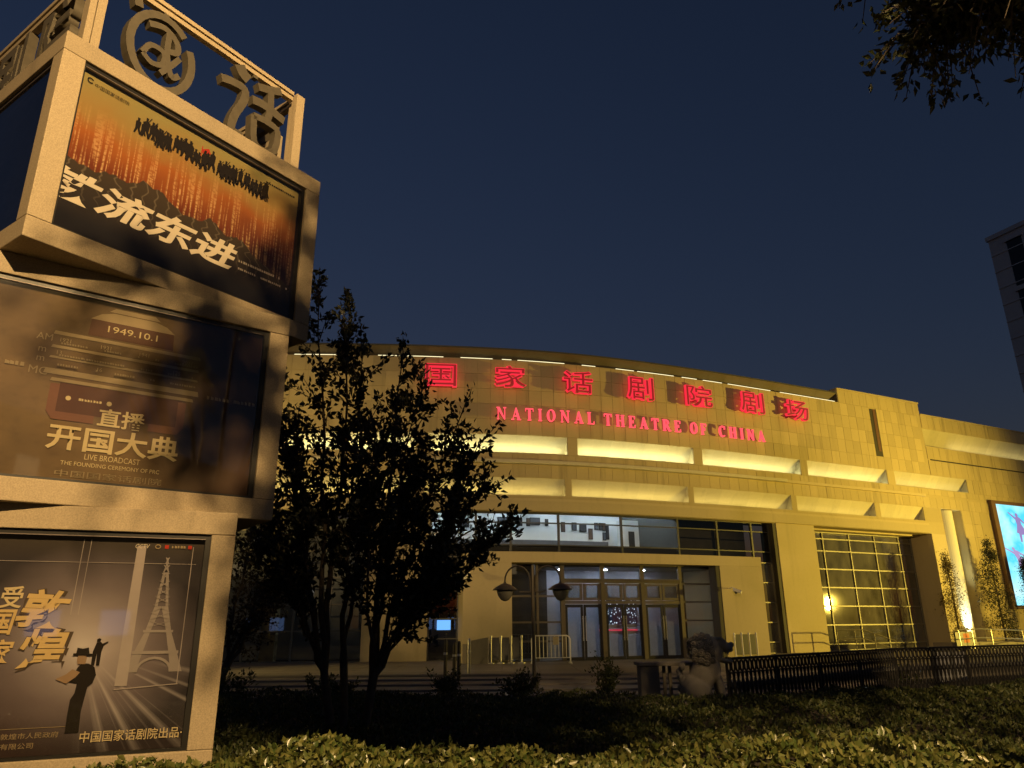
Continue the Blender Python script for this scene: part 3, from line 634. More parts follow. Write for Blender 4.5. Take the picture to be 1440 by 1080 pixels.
I_pale = ink('ink_pale', (.55, .48, .38)); I_dark = ink('ink_dark', (.012, .009, .007)); I_red = ink('ink_red', (.35, .03, .015)); I_gold = ink('ink_gold', (.50, .36, .16)); I_cream = ink('ink_cream', (.52, .42, .24)); I_dim = ink('ink_dim', (.26, .20, .12)); I_wine = ink('ink_wine', (.075, .03, .02)); I_fog = ink('ink_fog', (.30, .26, .25))
# --- top poster
ps, M, w_, h_ = poster(2, 0, poster_mat('poster_iron_tide', pm1), 'orange poster of streaking lines over dark mountains with bold slanted title')
ptext(ps, M, '铁流东进', .86, .47, 1.95, .33, I_pale, .003, .25, .03, -.01, clip=[((.0, 0), (-1, 0, 0))])
ptext(ps, M, '中国国家话剧院', .31, 1.58, .33, .045, I_dark)
prnt(ps, M, 'printed_emblem', ring(.10, 1.60, .032, .032, .013, .013, .5, 5.6, 10), I_dark, .002)
figs = []; random.seed(3)
for i in range(38):
    x = .60+i*.040+random.uniform(-.02, .02); y = 1.37+.02*math.sin(i*.7)+random.uniform(-.01, .01)+i*.0008; s_ = random.uniform(1.0, 1.45)
    if i in (9, 21, 29, 34): continue
    figs += [[(x-.02*s_, y), (x+.02*s_, y), (x+.025*s_, y+.07*s_), (x, y+.085*s_), (x-.022*s_, y+.065*s_)], [(x-.02*s_, y), (x-.03*s_, y-.05*s_), (x-.015*s_, y-.05*s_), (x, y)], [(x, y), (x+.02*s_, y-.05*s_), (x+.034*s_, y-.045*s_), (x+.02*s_, y)], [(x-.012, y+.08*s_), (x+.012, y+.08*s_), (x+.014, y+.105*s_), (x-.012, y+.106*s_)]]
    if random.random() < .5: figs.append([(x-.03, y+.03), (x+.04, y+.12*s_), (x+.046, y+.115*s_), (x-.024, y+.026)])
prnt(ps, M, 'printed_marching_figures', figs, I_dark, .002); prnt(ps, M, 'printed_flag', [[(1.27, 1.53), (1.35, 1.58), (1.38, 1.52), (1.29, 1.48)], [(1.262, 1.42), (1.272, 1.42), (1.282, 1.57), (1.272, 1.57)]], I_red, .006)
def dashes(x0, x1, y, hgt, gap, seed=1):
    random.seed(seed); out = []; x = x0
    while x < x1: ww = hgt*random.uniform(.5, .95); out.append([(x, y), (x+ww, y), (x+ww, y+hgt*random.uniform(.6, 1)), (x, y+hgt)]); x += hgt*1.05 if random.random() > .1 else hgt*1.05+gap
    return out
prnt(ps, M, 'printed_small_print', dashes(1.86, 2.40, .45, .028, .05, 4)+dashes(1.86, 2.5, .36, .024, .06, 5), ink('ink_small', (.33, .28, .24)), .002)
prnt(ps, M, 'printed_small_print', dashes(2.12, 2.48, 1.56, .024, .02, 6), I_dark, .002)
# --- left face of the top box
poster(2, 3, poster_mat('poster_side', pm4), 'faded blue and violet poster on the shaded side of the top box')
# --- middle poster: dial of an old radio shaped like a gate tower
ps, M, w_, h_ = poster(1, 0, poster_mat('poster_broadcast', pm2), 'brown poster with a radio dial drawn as a gate tower and a pale title')
CXp = 1.36
def bar(x0, x1, y, hh): return [(x0, y), (x1, y), (x1-.01, y+hh), (x0+.01, y+hh)]
prnt(ps, M, 'printed_tower', [[(CXp-.36, 1.50), (CXp+.36, 1.50), (CXp+.28, 1.56), (CXp+.18, 1.59), (CXp-.18, 1.59), (CXp-.28, 1.56)], [(CXp-.22, 1.60), (CXp+.22, 1.60), (CXp+.17, 1.64), (CXp-.17, 1.64)]], I_dim, .001)
prnt(ps, M, 'printed_dial_panel', [bar(CXp-.36, CXp+.36, 1.34, .16)]+[box2(CXp-.50, CXp+.50, .60, .86)], I_wine, .001)
prnt(ps, M, 'printed_dial_lines', [bar(CXp-.62, CXp+.62, 1.29, .032), bar(CXp-.62, CXp+.62, 1.165, .026), bar(CXp-.62, CXp+.62, 1.07, .02), bar(CXp-.64, CXp+.64, .925, .05), bar(CXp-.58, CXp+.60, .865, .03)], I_dim, .004)
prnt(ps, M, 'printed_red_frame', [box2(CXp-.57, CXp-.50, .60, .845), box2(CXp+.47, CXp+.54, .60, .845), [(CXp-.57, .60), (CXp-.52, .53), (CXp-.20, .53), (CXp-.20, .60)], [(CXp+.24, .53), (CXp+.49, .53), (CXp+.54, .60), (CXp+.24, .60)]], ink('ink_brick', (.15, .065, .042)), .005)
ptext(ps, M, '1949.10.1', CXp, 1.43, .42, .062, I_cream, .006)
for tx, y, hh in (('AM', 1.25, .06), ('m', 1.13, .04), ('m', 1.045, .04), ('MC', .94, .07)): ptext(ps, M, tx, CXp-.68, y, None, hh, I_dim, .006)
for tx, x, y in (('1921', CXp-.52, 1.245), ('1931', CXp-.20, 1.245), ('1941', CXp+.12, 1.245), ('2021', CXp+.50, 1.245), ('13', CXp-.55, 1.125), ('16', CXp-.22, 1.03), ('125', CXp+.42, 1.125)): ptext(ps, M, tx, x, y, None, .036, I_dim, .006)
prnt(ps, M, 'printed_scale_marks', sum([dashes(CXp-.55, CXp+.58, y, .020, .13, 9+i) for i, y in enumerate((1.205, 1.09, 1.0))], []), ink('ink_scale', (.20, .15, .09)), .006)
ptext(ps, M, '直播', CXp+.02, .60, .38, .165, I_cream, .008, 0, .018)
ptext(ps, M, '开国大典', CXp, .385, 1.05, .225, I_cream, .008, 0, .022)
ptext(ps, M, 'LIVE BROADCAST', CXp, .235, .44, .05, I_cream, .006); ptext(ps, M, 'THE FOUNDING CEREMONY OF PRC', CXp, .165, .78, .035, I_cream, .006)
ptext(ps, M, '中国国家话剧院', CXp, .075, .84, .06, I_dim, .006)
prnt(ps, M, 'printed_small_print', dashes(2.08, 2.52, .92, .035, .03, 21)+dashes(.36, .58, .95, .035, .04, 22), I_dim, .004)
prnt(ps, M, 'printed_dots', [[(CXp-.42+.022*math.cos(k*.785), .73+.022*math.sin(k*.785)) for k in range(8)], [(CXp-.10+.022*math.cos(k*.785), .73+.022*math.sin(k*.785)) for k in range(8)]]+dashes(CXp-.34, CXp-.16, .72, .022, .02, 23), I_cream, .005)
# --- lower poster
ps, M, w_, h_ = poster(0, 0, poster_mat('poster_dunhuang', pm3), 'hazy brown poster with a man in a hat reading, an iron lattice tower and a golden title')
tw = []; cx_, b_, t_ = 2.27, .60, 1.46; k_ = .86
for s_ in (-1, 1):
    prof = [(.22, b_), (.165, b_+.15), (.10, b_+.32), (.052, b_+.52), (.022, t_-.06), (.010, t_)]
    for (r1, y1), (r2, y2) in zip(prof, prof[1:]): tw.append([(cx_+s_*r1, y1), (cx_+s_*r1*.60, y1), (cx_+s_*r2*(.60 if y2 < t_-.4 else 0), y2), (cx_+s_*r2, y2)])
tw += [box2(cx_-.175, cx_+.175, b_+.14, b_+.165), box2(cx_-.115, cx_+.115, b_+.31, b_+.33), box2(cx_-.008, cx_+.008, t_, t_+.06)]+ring(cx_, b_, .14, .12, .02, .02, 0, math.pi, 10)
for k in range(9): y = b_+.35+k*.065; r1 = .085*(1-k/10); tw.append([(cx_-r1, y), (cx_-r1+.01, y), (cx_+r1, y+.055), (cx_+r1-.01, y+.055)]); tw.append([(cx_+r1, y), (cx_+r1-.01, y), (cx_-r1, y+.055), (cx_-r1+.01, y+.055)])
prnt(ps, M, 'printed_lattice_tower', tw, ink('ink_tower', (.24, .21, .20)), .001)
prnt(ps, M, 'printed_light_columns', [[(2.0, .50), (2.09, .50), (2.09, 1.62), (2.02, 1.62)], [(1.60, 1.05), (1.606, 1.05), (1.616, 1.66), (1.610, 1.66)], [(1.655, 1.05), (1.66, 1.05), (1.67, 1.66), (1.665, 1.66)], [(2.46, .50), (2.466, .50), (2.466, 1.62), (2.46, 1.62)], box2(0, 2.5, 1.47, 1.474), [(2.0, .47), (2.47, .50), (2.47, .508), (2.0, .478)]], I_fog, .004)
def fig(pl, x0, y0, sx, sy): return [(x0+(x+(.26*(.85-y) if sy > .5 else 0))*sx, y0+y*sy) for x, y in pl]
man = [(.30, 0), (.62, .0), (.66, .25), (.74, .42), (.80, .55), (.92, .60), (1.0, .70), (.96, .80), (.82, .845), (.66, .85), (.56, .80), (.48, .72), (.30, .70), (.34, .62), (.55, .60), (.50, .48), (.40, .40), (.34, .2)]
prnt(ps, M, 'printed_reading_man', [fig(man, 1.545, .17, .30, .60)], I_dark, .006)
prnt(ps, M, 'printed_head', [fig([(.56, .84), (.74, .84), (.78, .92), (.72, .97), (.58, .965), (.54, .90)], 1.545, .17, .30, .60), fig([(.05, .66), (.30, .72), (.52, .68), (.30, .60)], 1.545, .17, .30, .60), fig([(.30, .72), (.52, .68), (.62, .74), (.44, .78)], 1.545, .17, .30, .60)], ink('ink_skin', (.24, .16, .10)), .010)
prnt(ps, M, 'printed_hat', [fig([(.44, .955), (.92, .945), (.90, .97), (.46, .98)], 1.545, .17, .30, .60), fig([(.52, .97), (.84, .965), (.82, 1.05), (.68, 1.035), (.55, 1.05)], 1.545, .17, .30, .60)], I_dark, .014)
sm = [(.15, 0), (.35, 0), (.40, .45), (.46, 0), (.66, 0), (.66, .5), (.75, .72), (1.0, .84), (.98, .88), (.66, .80), (.55, .86), (.30, .85), (.14, .5)]
prnt(ps, M, 'printed_pointing_man', [fig(sm, 1.79, .66, .12, .21), fig([(.30, .86), (.52, .86), (.54, .97), (.42, 1.0), (.29, .96)], 1.79, .66, .12, .21)], I_dark, .006)
I_shade = ink('ink_title_shade', (.07, .05, .035)); ptext(ps, M, '敦', 1.418, 1.09, .40, .335, I_shade, .004, .2, .06, -.05); ptext(ps, M, '煌', 1.448, .79, .40, .335, I_shade, .0045, .2, .06)
ptext(ps, M, '敦', 1.41, 1.10, .36, .30, I_gold, .008, .2, .024, -.05); ptext(ps, M, '煌', 1.44, .80, .36, .30, I_gold, .009, .2, .024); ptext(ps, M, '受', 1.17, 1.19, .16, .17, I_cream, .008, .1, .015)
ptext(ps, M, '国', 1.14, 1.00, .18, .19, I_gold, .008, .15, .02); ptext(ps, M, '家', 1.16, .78, .18, .18, I_gold, .008, .15, .02)
ptext(ps, M, '中国国家话剧院出品·演', 2.22, .135, .82, .082, I_cream, .006, 0, .006, .0, clip=[((2.55, 0), (1, 0, 0))])
ptext(ps, M, '敦煌研究院、敦煌市人民政府', 1.30, .165, .72, .042, I_dim, .005); ptext(ps, M, '文化科技有限公司', 1.28, .095, .44, .042, I_dim, .005)
prnt(ps, M, 'printed_rule', [box2(.9, 1.72, .215, .219)], I_dim, .003)
ptext(ps, M, 'CCTV', 2.06, 1.615, .11, .035, I_pale, .006, .2); prnt(ps, M, 'printed_marks', ring(2.18, 1.615, .024, .02, .008, .008, 0, 6.28, 10)+dashes(2.29, 2.40, 1.605, .022, .01, 31), I_dim, .006); prnt(ps, M, 'printed_marks', [box2(2.235, 2.265, 1.60, 1.63), box2(2.42, 2.45, 1.60, 1.63)], I_red, .006)
# remaining faces: plain boarded backs
for b in range(3):
    for k in range(4):
        if (b, k) in ((0, 0), (1, 0), (2, 0), (2, 3)): continue
        o, ex, n, z0, z1 = PF_[(b, k)]; mb = MB(); quadbox(mb, o, ex, n, 0, KW-2*KT, z0, z1, -.01, 0); mb.build('back_panel', MT['darkgrey'], KS)
# --- openwork crown
CI, CH = .26, 1.2; cz0 = KZ[3]+.002
def stroke(mb, M, pts, wd, z0, z1, closed=False):
    P2 = [Vector((x, y)) for x, y in pts]; n = len(P2); L, Rr = [], []
    for i in range(n):
        a = P2[i-1] if (i or closed) else P2[0]; c = P2[(i+1) % n] if (i < n-1 or closed) else P2[-1]; d = (c-a).normalized(); q = Vector((-d.y, d.x)); ww = wd[i] if isinstance(wd, list) else wd
        L.append(P2[i]+q*ww/2); Rr.append(P2[i]-q*ww/2)
    for i in range(n if closed else n-1):
        j = (i+1) % n; mb.prism([tuple(Rr[i]), tuple(Rr[j]), tuple(L[j]), tuple(L[i])], z0, z1, M)
def curve(pts, n=8):
    out = []; P2 = [Vector(p) for p in pts]
    for i in range(len(P2)-1):
        p0, p1, p2, p3 = P2[max(0, i-1)], P2[i], P2[i+1], P2[min(len(P2)-1, i+2)]
        for k in range(n):
            t = k/n; out.append(tuple(.5*((2*p1)+(p2-p0)*t+(2*p0-5*p1+4*p2-p3)*t*t+(3*p1-p0-3*p2+p3)*t**3)))
    return out+[tuple(P2[-1])]
def oval(cx, cy, rx, ry, n=22, a0=0, a1=2*math.pi): return [(cx+rx*math.cos(a0+(a1-a0)*i/n), cy+ry*math.sin(a0+(a1-a0)*i/n)) for i in range(n+1)]
CR = MB(); 
for k in range(4):
    o, ex, n = kframe(KA[2], k); o = o+ex*CI-n*CI; Lc = KW-2*CI
    mb = MB(); quadbox(mb, o, ex, n, -.08 if k % 2 == 0 else .0, Lc+(.08 if k % 2 == 0 else 0), cz0, cz0+.07, -.08, .08); mb.build('crown_sill', MT['kiosk'], KS, bevel=.006)
    mb = MB(); quadbox(mb, o, ex, n, .1, Lc-.1, cz0+CH-.05, cz0+CH, -.05, .05); quadbox(mb, o, ex, n, .1, Lc-.1, cz0+CH-.12, cz0+CH-.065, -.035, .035); mb.build('crown_rail', MT['kiosk'], KS)
    mb = MB(); quadbox(mb, o, ex, n, -.06, .0, cz0+.071, cz0+CH+.002, -.06, .06); quadbox(mb, o, ex, n, .015, .095, cz0+.071, cz0+CH+.001, -.05, .05); mb.build('crown_post', MT['kiosk'], KS)
    Mk = basis(o+Vector((0, 0, cz0+.07)), ex, Vector((0, 0, 1)), n)
    hh = CH-.19
    if k in (0, 2):
        mb = MB(); c1 = Lc*.28
        stroke(mb, Mk, oval(c1, hh*.48, .34, .44, 26, .9, 2*math.pi+.55), .085, -.05, .06); stroke(mb, Mk, curve([(c1-.30, hh*.85), (c1-.33, hh*1.0), (c1-.26, hh*1.1)]), [.09]*9+[.06]*8, -.05, .055)
        stroke(mb, Mk, curve([(c1-.17, hh*.74), (c1, hh*.80), (c1+.14, hh*.72), (c1+.16, hh*.60), (c1+.05, hh*.55)]), .07, -.045, .05); stroke(mb, Mk, curve([(c1-.19, hh*.36), (c1-.12, hh*.50), (c1+.02, hh*.50), (c1+.03, hh*.36), (c1-.08, hh*.30), (c1-.19, hh*.36)]), .06, -.044, .051)
        stroke(mb, Mk, curve([(c1+.05, hh*.78), (c1+.06, hh*.50), (c1+.14, hh*.28), (c1+.22, hh*.34)]), .065, -.043, .052); stroke(mb, Mk, curve([(c1+.2, hh*.55), (c1+.12, hh*.40), (c1+.02, hh*.24)]), .06, -.042, .053)
        mb.build('openwork_character', MT['glyph'], KS)['label'] = 'rounded seal-style character for country in dark carved stone'
        mb = MB(); c2 = Lc*.74
        stroke(mb, Mk, curve([(c2-.24, hh*.98), (c2-.18, hh*.90), (c2-.10, hh*.86)]), .15, -.05, .05); stroke(mb, Mk, curve([(c2-.44, hh*.66), (c2-.30, hh*.70), (c2-.14, hh*.70), (c2-.13, hh*.55), (c2-.22, hh*.30), (c2-.24, hh*.10), (c2-.10, hh*.08)]), .10, -.048, .052)
        stroke(mb, Mk, curve([(c2+.36, hh*1.0), (c2+.20, hh*.92), (c2+.04, hh*.86)]), .10, -.05, .05); stroke(mb, Mk, curve([(c2-.02, hh*.64), (c2+.16, hh*.66), (c2+.44, hh*.62)]), .11, -.046, .053); stroke(mb, Mk, curve([(c2+.21, hh*.92), (c2+.23, hh*.66), (c2+.20, hh*.45)]), .09, -.045, .054)
        stroke(mb, Mk, curve([(c2+.02, hh*.44), (c2+.06, hh*.12), (c2+.20, hh*.06), (c2+.34, hh*.14), (c2+.36, hh*.42), (c2+.2, hh*.46), (c2+.02, hh*.44)], 5), .085, -.044, .055); mb.build('openwork_character', MT['glyph'], KS)['label'] = 'flowing seal-style character for speech in dark carved stone'
    else:
        for ch, c in (('剧', Lc*.28), ('院', Lc*.72)):
            me = fit(text_mesh(ch, .05, .02), .74, hh*.98); me.materials.clear(); me.materials.append(MT['glyph']); put(bpy.data.objects.new('openwork_character', me), Mk @ Matrix.Translation((c, hh*.5, -.05)), KS)
    mb = MB()
    for c in (Lc*.28, Lc*.74): quadbox(mb, o, ex, n, c-.03, c+.03, cz0+CH-.16, cz0+CH-.11, -.03, .03)
    mb.build('hanger', MT['glyph'], KS)
# solid stone panels closing the two far sides of the crown
for k, zt in ((1, .62), (2, .42)):
    o, ex, n = kframe(KA[2], k); o = o+ex*CI-n*(CI+.10); Lc = KW-2*CI
    mb = MB(); P_ = lambda u, d, z: tuple(o+ex*u+n*d+Vector((0, 0, cz0+z)))
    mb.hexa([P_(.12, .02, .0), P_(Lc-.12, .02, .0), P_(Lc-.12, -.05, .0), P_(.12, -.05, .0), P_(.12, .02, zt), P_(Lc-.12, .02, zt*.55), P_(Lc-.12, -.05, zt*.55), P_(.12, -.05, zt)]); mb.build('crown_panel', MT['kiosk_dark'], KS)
# low hipped stone cap inside the crown
o, ex, n = kframe(KA[2], 0); q = [o+ex*u-n*v for u, v in ((.5, .5), (KW-.5, .5), (KW-.5, KW-.5), (.5, KW-.5))]; q2 = [o+ex*u-n*v for u, v in ((1.1, 1.1), (1.9, 1.1), (1.9, 1.9), (1.1, 1.9))]
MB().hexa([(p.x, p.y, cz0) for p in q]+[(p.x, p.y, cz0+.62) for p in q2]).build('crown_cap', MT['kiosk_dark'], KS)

# ================================================================== STREET LAMP behind the viewer: lights kiosk and hedge
LPOS = Vector((2.5, -3.5, 9.6))
SLm = thing('street_lamp', (2.2, -5.2, 0), 'tall grey street lamp with a warm lit head behind the viewer', 'street lamp')
MB().tube([(2.2, -5.2, -.02), (2.2, -5.2, 5), (2.2, -5.2, 9.4)], [.10, .085, .06], 10).build('pole', MT['darkgrey'], SLm)
MB().tube([(2.2, -5.2, 9.35), (2.25, -4.9, 9.72), (2.45, -3.8, 9.86)], .035, 8).build('arm', MT['darkgrey'], SLm)
MB().box((2.32, -3.95, 9.70), (2.68, -3.15, 9.86)).build('head', MT['darkgrey'], SLm, bevel=.03); MB().box((2.36, -3.88, 9.685), (2.64, -3.22, 9.70)).build('lens', emit('street_lens', (1, .66, .30), 30), SLm)
spot('street_light', (2.5, -3.55, 9.62), (-1.5, 6, 2), 13000, (1.0, .65, .275), 150, .4, SLm, .06)
# flood masts left and right of the front
def mast(x, y, h, aims, lab, power, col, ang=(150, 150)):
    t = thing('flood_mast', (x, y, 0), lab, 'flood light', 'flood light masts'); MB().tube([(x, y, -.02), (x, y, h)], .06, 8).build('pole', MT['darkgrey'], t)
    for i, aim in enumerate(aims):
        z = h-.25-.5*i; d = (Vector(aim)-Vector((x, y, z))).normalized(); M = d.to_track_quat('-Z', 'Y').to_matrix().to_4x4(); M.translation = Vector((x, y, z))+d*.2
        m = MB(); m.prism(box2(-.24, .24, -.18, .18), -.12, .12, M); hd = m.build('flood_head', MT['darkgrey'], t, bevel=.02)
        m = MB(); m.prism(box2(-.2, .2, -.14, .14), -.126, -.121, M); m.build('lens', emit('flood_lens', col, 30), hd)
        spot('flood_beam', Vector((x, y, z))+d*.36, aim, power[i], col, ang[i], .8, t, .2)
mast(46.4, 32.0, 3.7, (PF(22, 8, 0), PF(13, 9, 0)), 'flood light mast standing out from the right end of the theatre', (30000, 26000), (1.0, .68, .09), (72, 60))
mast(-18.0, 20.4, 4.4, (PF(-10.5, 8.5, 0), PF(4, .8, 2.5)), 'flood light mast standing out from the left end of the theatre', (4200, 3800), (1.0, .68, .20), (48, 44))

# ================================================================== FOLIAGE
def leaf_mesh(name, mat, pos, dirs, length, width, parent=None, fold=.25, kind=None):
    """pos,dirs (n,3): one folded diamond leaf per row"""
    n = len(pos); d = dirs/np.linalg.norm(dirs, axis=1, keepdims=True); r = rng.normal(size=(n, 3)); sd = np.cross(d, r); sd /= np.linalg.norm(sd, axis=1, keepdims=True)+1e-9; nn = np.cross(sd, d)
    L = (length*rng.uniform(.7, 1.25, n))[:, None]; Wd = (width*rng.uniform(.7, 1.2, n))[:, None]
    v = np.empty((n, 4, 3)); v[:, 0] = pos; v[:, 1] = pos+d*L*.45+sd*Wd*.5+nn*Wd*fold; v[:, 2] = pos+d*L; v[:, 3] = pos+d*L*.45-sd*Wd*.5+nn*Wd*fold
    f = (np.arange(n)*4)[:, None, None]+np.array([[0, 1, 2], [0, 2, 3]])[None]; c = pos.mean(0)
    me = bpy.data.meshes.new(name); me.vertices.add(4*n); me.vertices.foreach_set('co', (v-c).reshape(-1)); me.loops.add(6*n); me.loops.foreach_set('vertex_index', f.reshape(-1)); me.polygons.add(2*n); me.polygons.foreach_set('loop_start', np.arange(2*n)*3); me.polygons.foreach_set('loop_total', np.full(2*n, 3)); me.update(calc_edges=True); me.materials.append(mat)
    o = bpy.data.objects.new(name, me); put(o, Matrix.Translation([float(x) for x in c]), parent)
    if kind: o['kind'] = kind
    return o
def bez(p0, p1, p2, n=9):
    return [p0*(1-t)**2+p1*2*t*(1-t)+p2*t*t for t in (i/(n-1) for i in range(n))]
def make_tree(name, base, stems, lab, cat, leaf, lsize, twigs, per, upw=.6, twl=(.25, .75), start=.35, seed=1, droop=0, mat_bark=None, forks=None):
    """stems: list of (bend point, tip, base radius). Twigs with leaves grow along each stem."""
    random.seed(seed); t = thing(name, base, lab, cat); mb = MB(); lp, ld = [], []
    for bend, tip, rad in stems:
        pts = bez(Vector(base)+Vector((random.uniform(-.1, .1), random.uniform(-.1, .1), -.05)), Vector(bend), Vector(tip), 11); n = len(pts)
        if forks:
            fk = min((Vector(f) for f in forks), key=lambda f: abs(f.x-(bend[0]+tip[0])/2)); b0 = Vector(base)+Vector(((fk.x-base[0])*.45, 0, -.05))
            pts = [b0, b0.lerp(fk, .5)+Vector((.03, .02, 0))]+bez(fk, Vector(bend).lerp(fk, .25)+Vector((0, 0, .25)), Vector(tip), 10); n = len(pts)
        for i in range(1, n-1): pts[i] = pts[i]+Vector([random.uniform(-.05, .05)*(.3 if forks and i < 3 else 1) for _ in range(3)])
        mb.tube(pts, [max(.008, rad*(1-.9*i/(n-1))) for i in range(n)], 7)
        cen = Vector(base)
        for k in range(twigs):
            q = start+(1-start)*random.random()**.8; fi = q*(n-1); i = min(n-2, int(fi)); p = pts[i].lerp(pts[i+1], fi-i)
            out = Vector((p.x-cen.x, p.y-cen.y, 0)); out = out.normalized() if out.length > .05 else Vector((1, 0, 0))
            d = (Vector([random.gauss(0, .55) for _ in range(3)])+out*.35+Vector((0, 0, upw))).normalized(); ln = random.uniform(*twl)*(1.15-.35*q)
            tw_ = [p, p+d*ln*.5+Vector((0, 0, .04)), p+d*ln+Vector((0, 0, .10*upw-droop*ln))]
            mb.tube(tw_, [.010, .007, .003], 4, False)
            for m in range(per):
                u = random.uniform(.12, 1); b = tw_[0].lerp(tw_[1], u*2) if u < .5 else tw_[1].lerp(tw_[2], u*2-1)
                lp.append(b+Vector([random.gauss(0, .03) for _ in range(3)])); ld.append(d*.5+Vector([random.gauss(0, .6) for _ in range(3)])+Vector((0, 0, .15-droop)))
    mb.build('trunk', mat_bark or MT['bark'], t, smooth=True)
    leaf_mesh('crown', leaf, np.array([tuple(p) for p in lp]), np.array([tuple(p) for p in ld]), lsize[0], lsize[1], t); return t
B_ = (-2.12, 10.0, 0)
stm = [((-2.55, 10.0, 2.6), (-2.85, 9.9, 6.55), .075), ((-2.4, 10.2, 2.8), (-2.45, 10.3, 6.1), .08), ((-2.2, 9.8, 2.2), (-2.1, 9.7, 5.2), .07), ((-1.95, 10.2, 2.4), (-1.62, 10.3, 5.45), .085), ((-1.8, 9.9, 2.0), (-1.25, 9.8, 4.75), .07),
       ((-1.55, 10.1, 1.7), (-.75, 10.2, 4.45), .07), ((-1.4, 9.9, 1.6), (-.30, 9.7, 3.45), .06), ((-1.3, 10.2, 1.5), (-.12, 10.1, 2.75), .05), ((-1.5, 9.7, 1.3), (-.75, 9.5, 2.25), .045), ((-2.8, 10.1, 2.2), (-3.45, 10.1, 5.0), .07),
       ((-3.0, 9.9, 1.9), (-3.62, 9.9, 3.9), .06), ((-2.9, 10.3, 1.6), (-3.6, 10.4, 2.9), .05), ((-2.2, 10.8, 2.2), (-2.3, 11.1, 4.6), .06), ((-1.9, 9.3, 2.0), (-1.7, 9.0, 3.8), .05), ((-2.6, 9.4, 2.0), (-2.8, 9.2, 3.9), .05), ((-2.0, 10.5, 2.4), (-1.35, 10.7, 3.9), .05), ((-1.0, 10.0, 2.1), (-.45, 9.8, 4.0), .045)]
stm = [(b0, tp, r0_*.72) for b0, tp, r0_ in stm]
make_tree('garden_tree', B_, stm, 'dark many-stemmed tree in the hedge between the kiosk and the entrance', 'tree', MT['leaf'], (.10, .056), 47, 23, .75, (.25, .66), .42, 4, forks=[(-2.42, 10.0, 1.05), (-2.2, 10.1, 1.2), (-1.78, 10.0, 1.0)])
make_tree('garden_tree', (-6.3, 16.5, 0), [((-6.2+dx*.4, 16.5, 1.8), (-6.2+dx, 16.5+dy, zz), .06) for dx, dy, zz in ((-.8, 0, 3.2), (-.2, .4, 4.0), (.5, -.3, 3.6), (1.0, .2, 2.9), (1.2, -.2, 2.2), (-1.1, .3, 2.4))], 'shadowy reddish tree close to the left glass wall, beside the kiosk', 'tree', leafmat('reddish_leaves', (.035, .020, .010), (.05, .042, .015)), (.085, .05), 60, 14, .4, (.3, .8), .3, 8)
# street tree that overhangs the upper right corner
sp_ = [((4.0, 2.0, 6.6), (3.12, 4.5, 5.75), .04), ((4.1, 2.4, 6.6), (3.26, 4.5, 5.95), .035), ((4.2, 2.4, 6.8), (3.5, 4.5, 6.05), .04), ((4.4, 2.6, 6.6), (3.72, 4.5, 5.98), .035), ((4.5, 2.6, 6.4), (3.92, 4.5, 6.02), .035), ((4.1, 2.2, 6.9), (3.2, 4.45, 6.2), .035), ((4.3, 2.3, 6.9), (3.55, 4.4, 6.3), .04), ((4.6, 2.4, 6.8), (4.0, 4.4, 6.3), .04), ((4.0, 2.0, 7.0), (2.75, 4.2, 6.55), .035), ((3.6, 1.5, 6.5), (1.6, 1.0, 8.4), .08), ((3.8, 1.2, 6.2), (1.1, .6, 7.2), .07), ((3.9, .8, 6.6), (2.4, -.6, 8.8), .07), ((4.2, 1.2, 7), (4.0, 1.6, 9.6), .08), ((4.6, 1.4, 6.4), (6.0, 2.6, 8.6), .07), ((4.6, .6, 6), (5.6, -.8, 8), .06), ((3.2, 1.2, 6.6), (.9, .45, 8.2), .05), ((3.2, 1.0, 6.4), (.55, .1, 7.6), .05), ((3.0, .9, 6.2), (.85, .3, 7.2), .05), ((3.4, .6, 7), (1.2, .5, 8.6), .05), ((3.4, .9, 6.8), (1.0, .9, 7.6), .05), ((3.4, 1.2, 6.6), (.9, 1.2, 7.0), .05), ((3.2, .8, 7.0), (.7, .6, 8.0), .05), ((3.0, .6, 6.8), (.35, .0, 7.9), .045), ((3.0, .8, 6.4), (1.1, .1, 7.0), .045), ((3.2, .8, 7.2), (.75, .55, 8.6), .045), ((3.2, .9, 7.4), (1.0, .7, 8.9), .045)]
make_tree('street_tree', (4.3, 1.0, 0), sp_, 'street tree whose leafy branch hangs into the upper right corner', 'tree', MT['leaf2'], (.085, .040), 66, 20, .05, (.3, .75), .72, 12, .45)
# evergreens along the right wall
def conifer(s_, d_, h, r_, lab, mat, seed, n=2600):
    g = np.random.default_rng(seed); b = PF(s_, FLOOR, d_); t = thing('evergreen_shrub', b, lab, 'shrub', 'evergreens along the right wall')
    MB().tube([b-Vector((0, 0, .05)), b+Vector((.03, 0, h*.5)), b+Vector((0, .02, h*.95))], [.06, .04, .01], 7).build('trunk', MT['bark'], t)
    nc = 34; cz = g.uniform(.12, 1, nc); env = r_*np.clip(np.sin(np.clip(cz*.93+.12, 0, 1)*math.pi)**.7, .12, 1); ca = g.uniform(0, 6.283, nc); cr = env*g.uniform(.2, 1.0, nc)
    k = g.integers(0, nc, n); sg = (.10+.16*env[k])[:, None]
    p = np.stack([b.x+cr[k]*np.cos(ca[k]), b.y+cr[k]*np.sin(ca[k]), b.z+cz[k]*h*.97], 1)+g.normal(0, 1, (n, 3))*sg*np.array([1, 1, 1.35]); p[:, 2] = np.maximum(p[:, 2], b.z+.1)
    d = g.normal(0, .7, (n, 3)); d[:, 2] += .35; leaf_mesh('crown', mat, p, d, .10, .045, t)
M_brn = leafmat('lit_brown_leaves', (.10, .075, .03), (.17, .12, .045), .7)
conifer(26.8, .7, 5.0, .45, 'slim brownish evergreen in front of the lit round column', M_brn, 5, 3600)
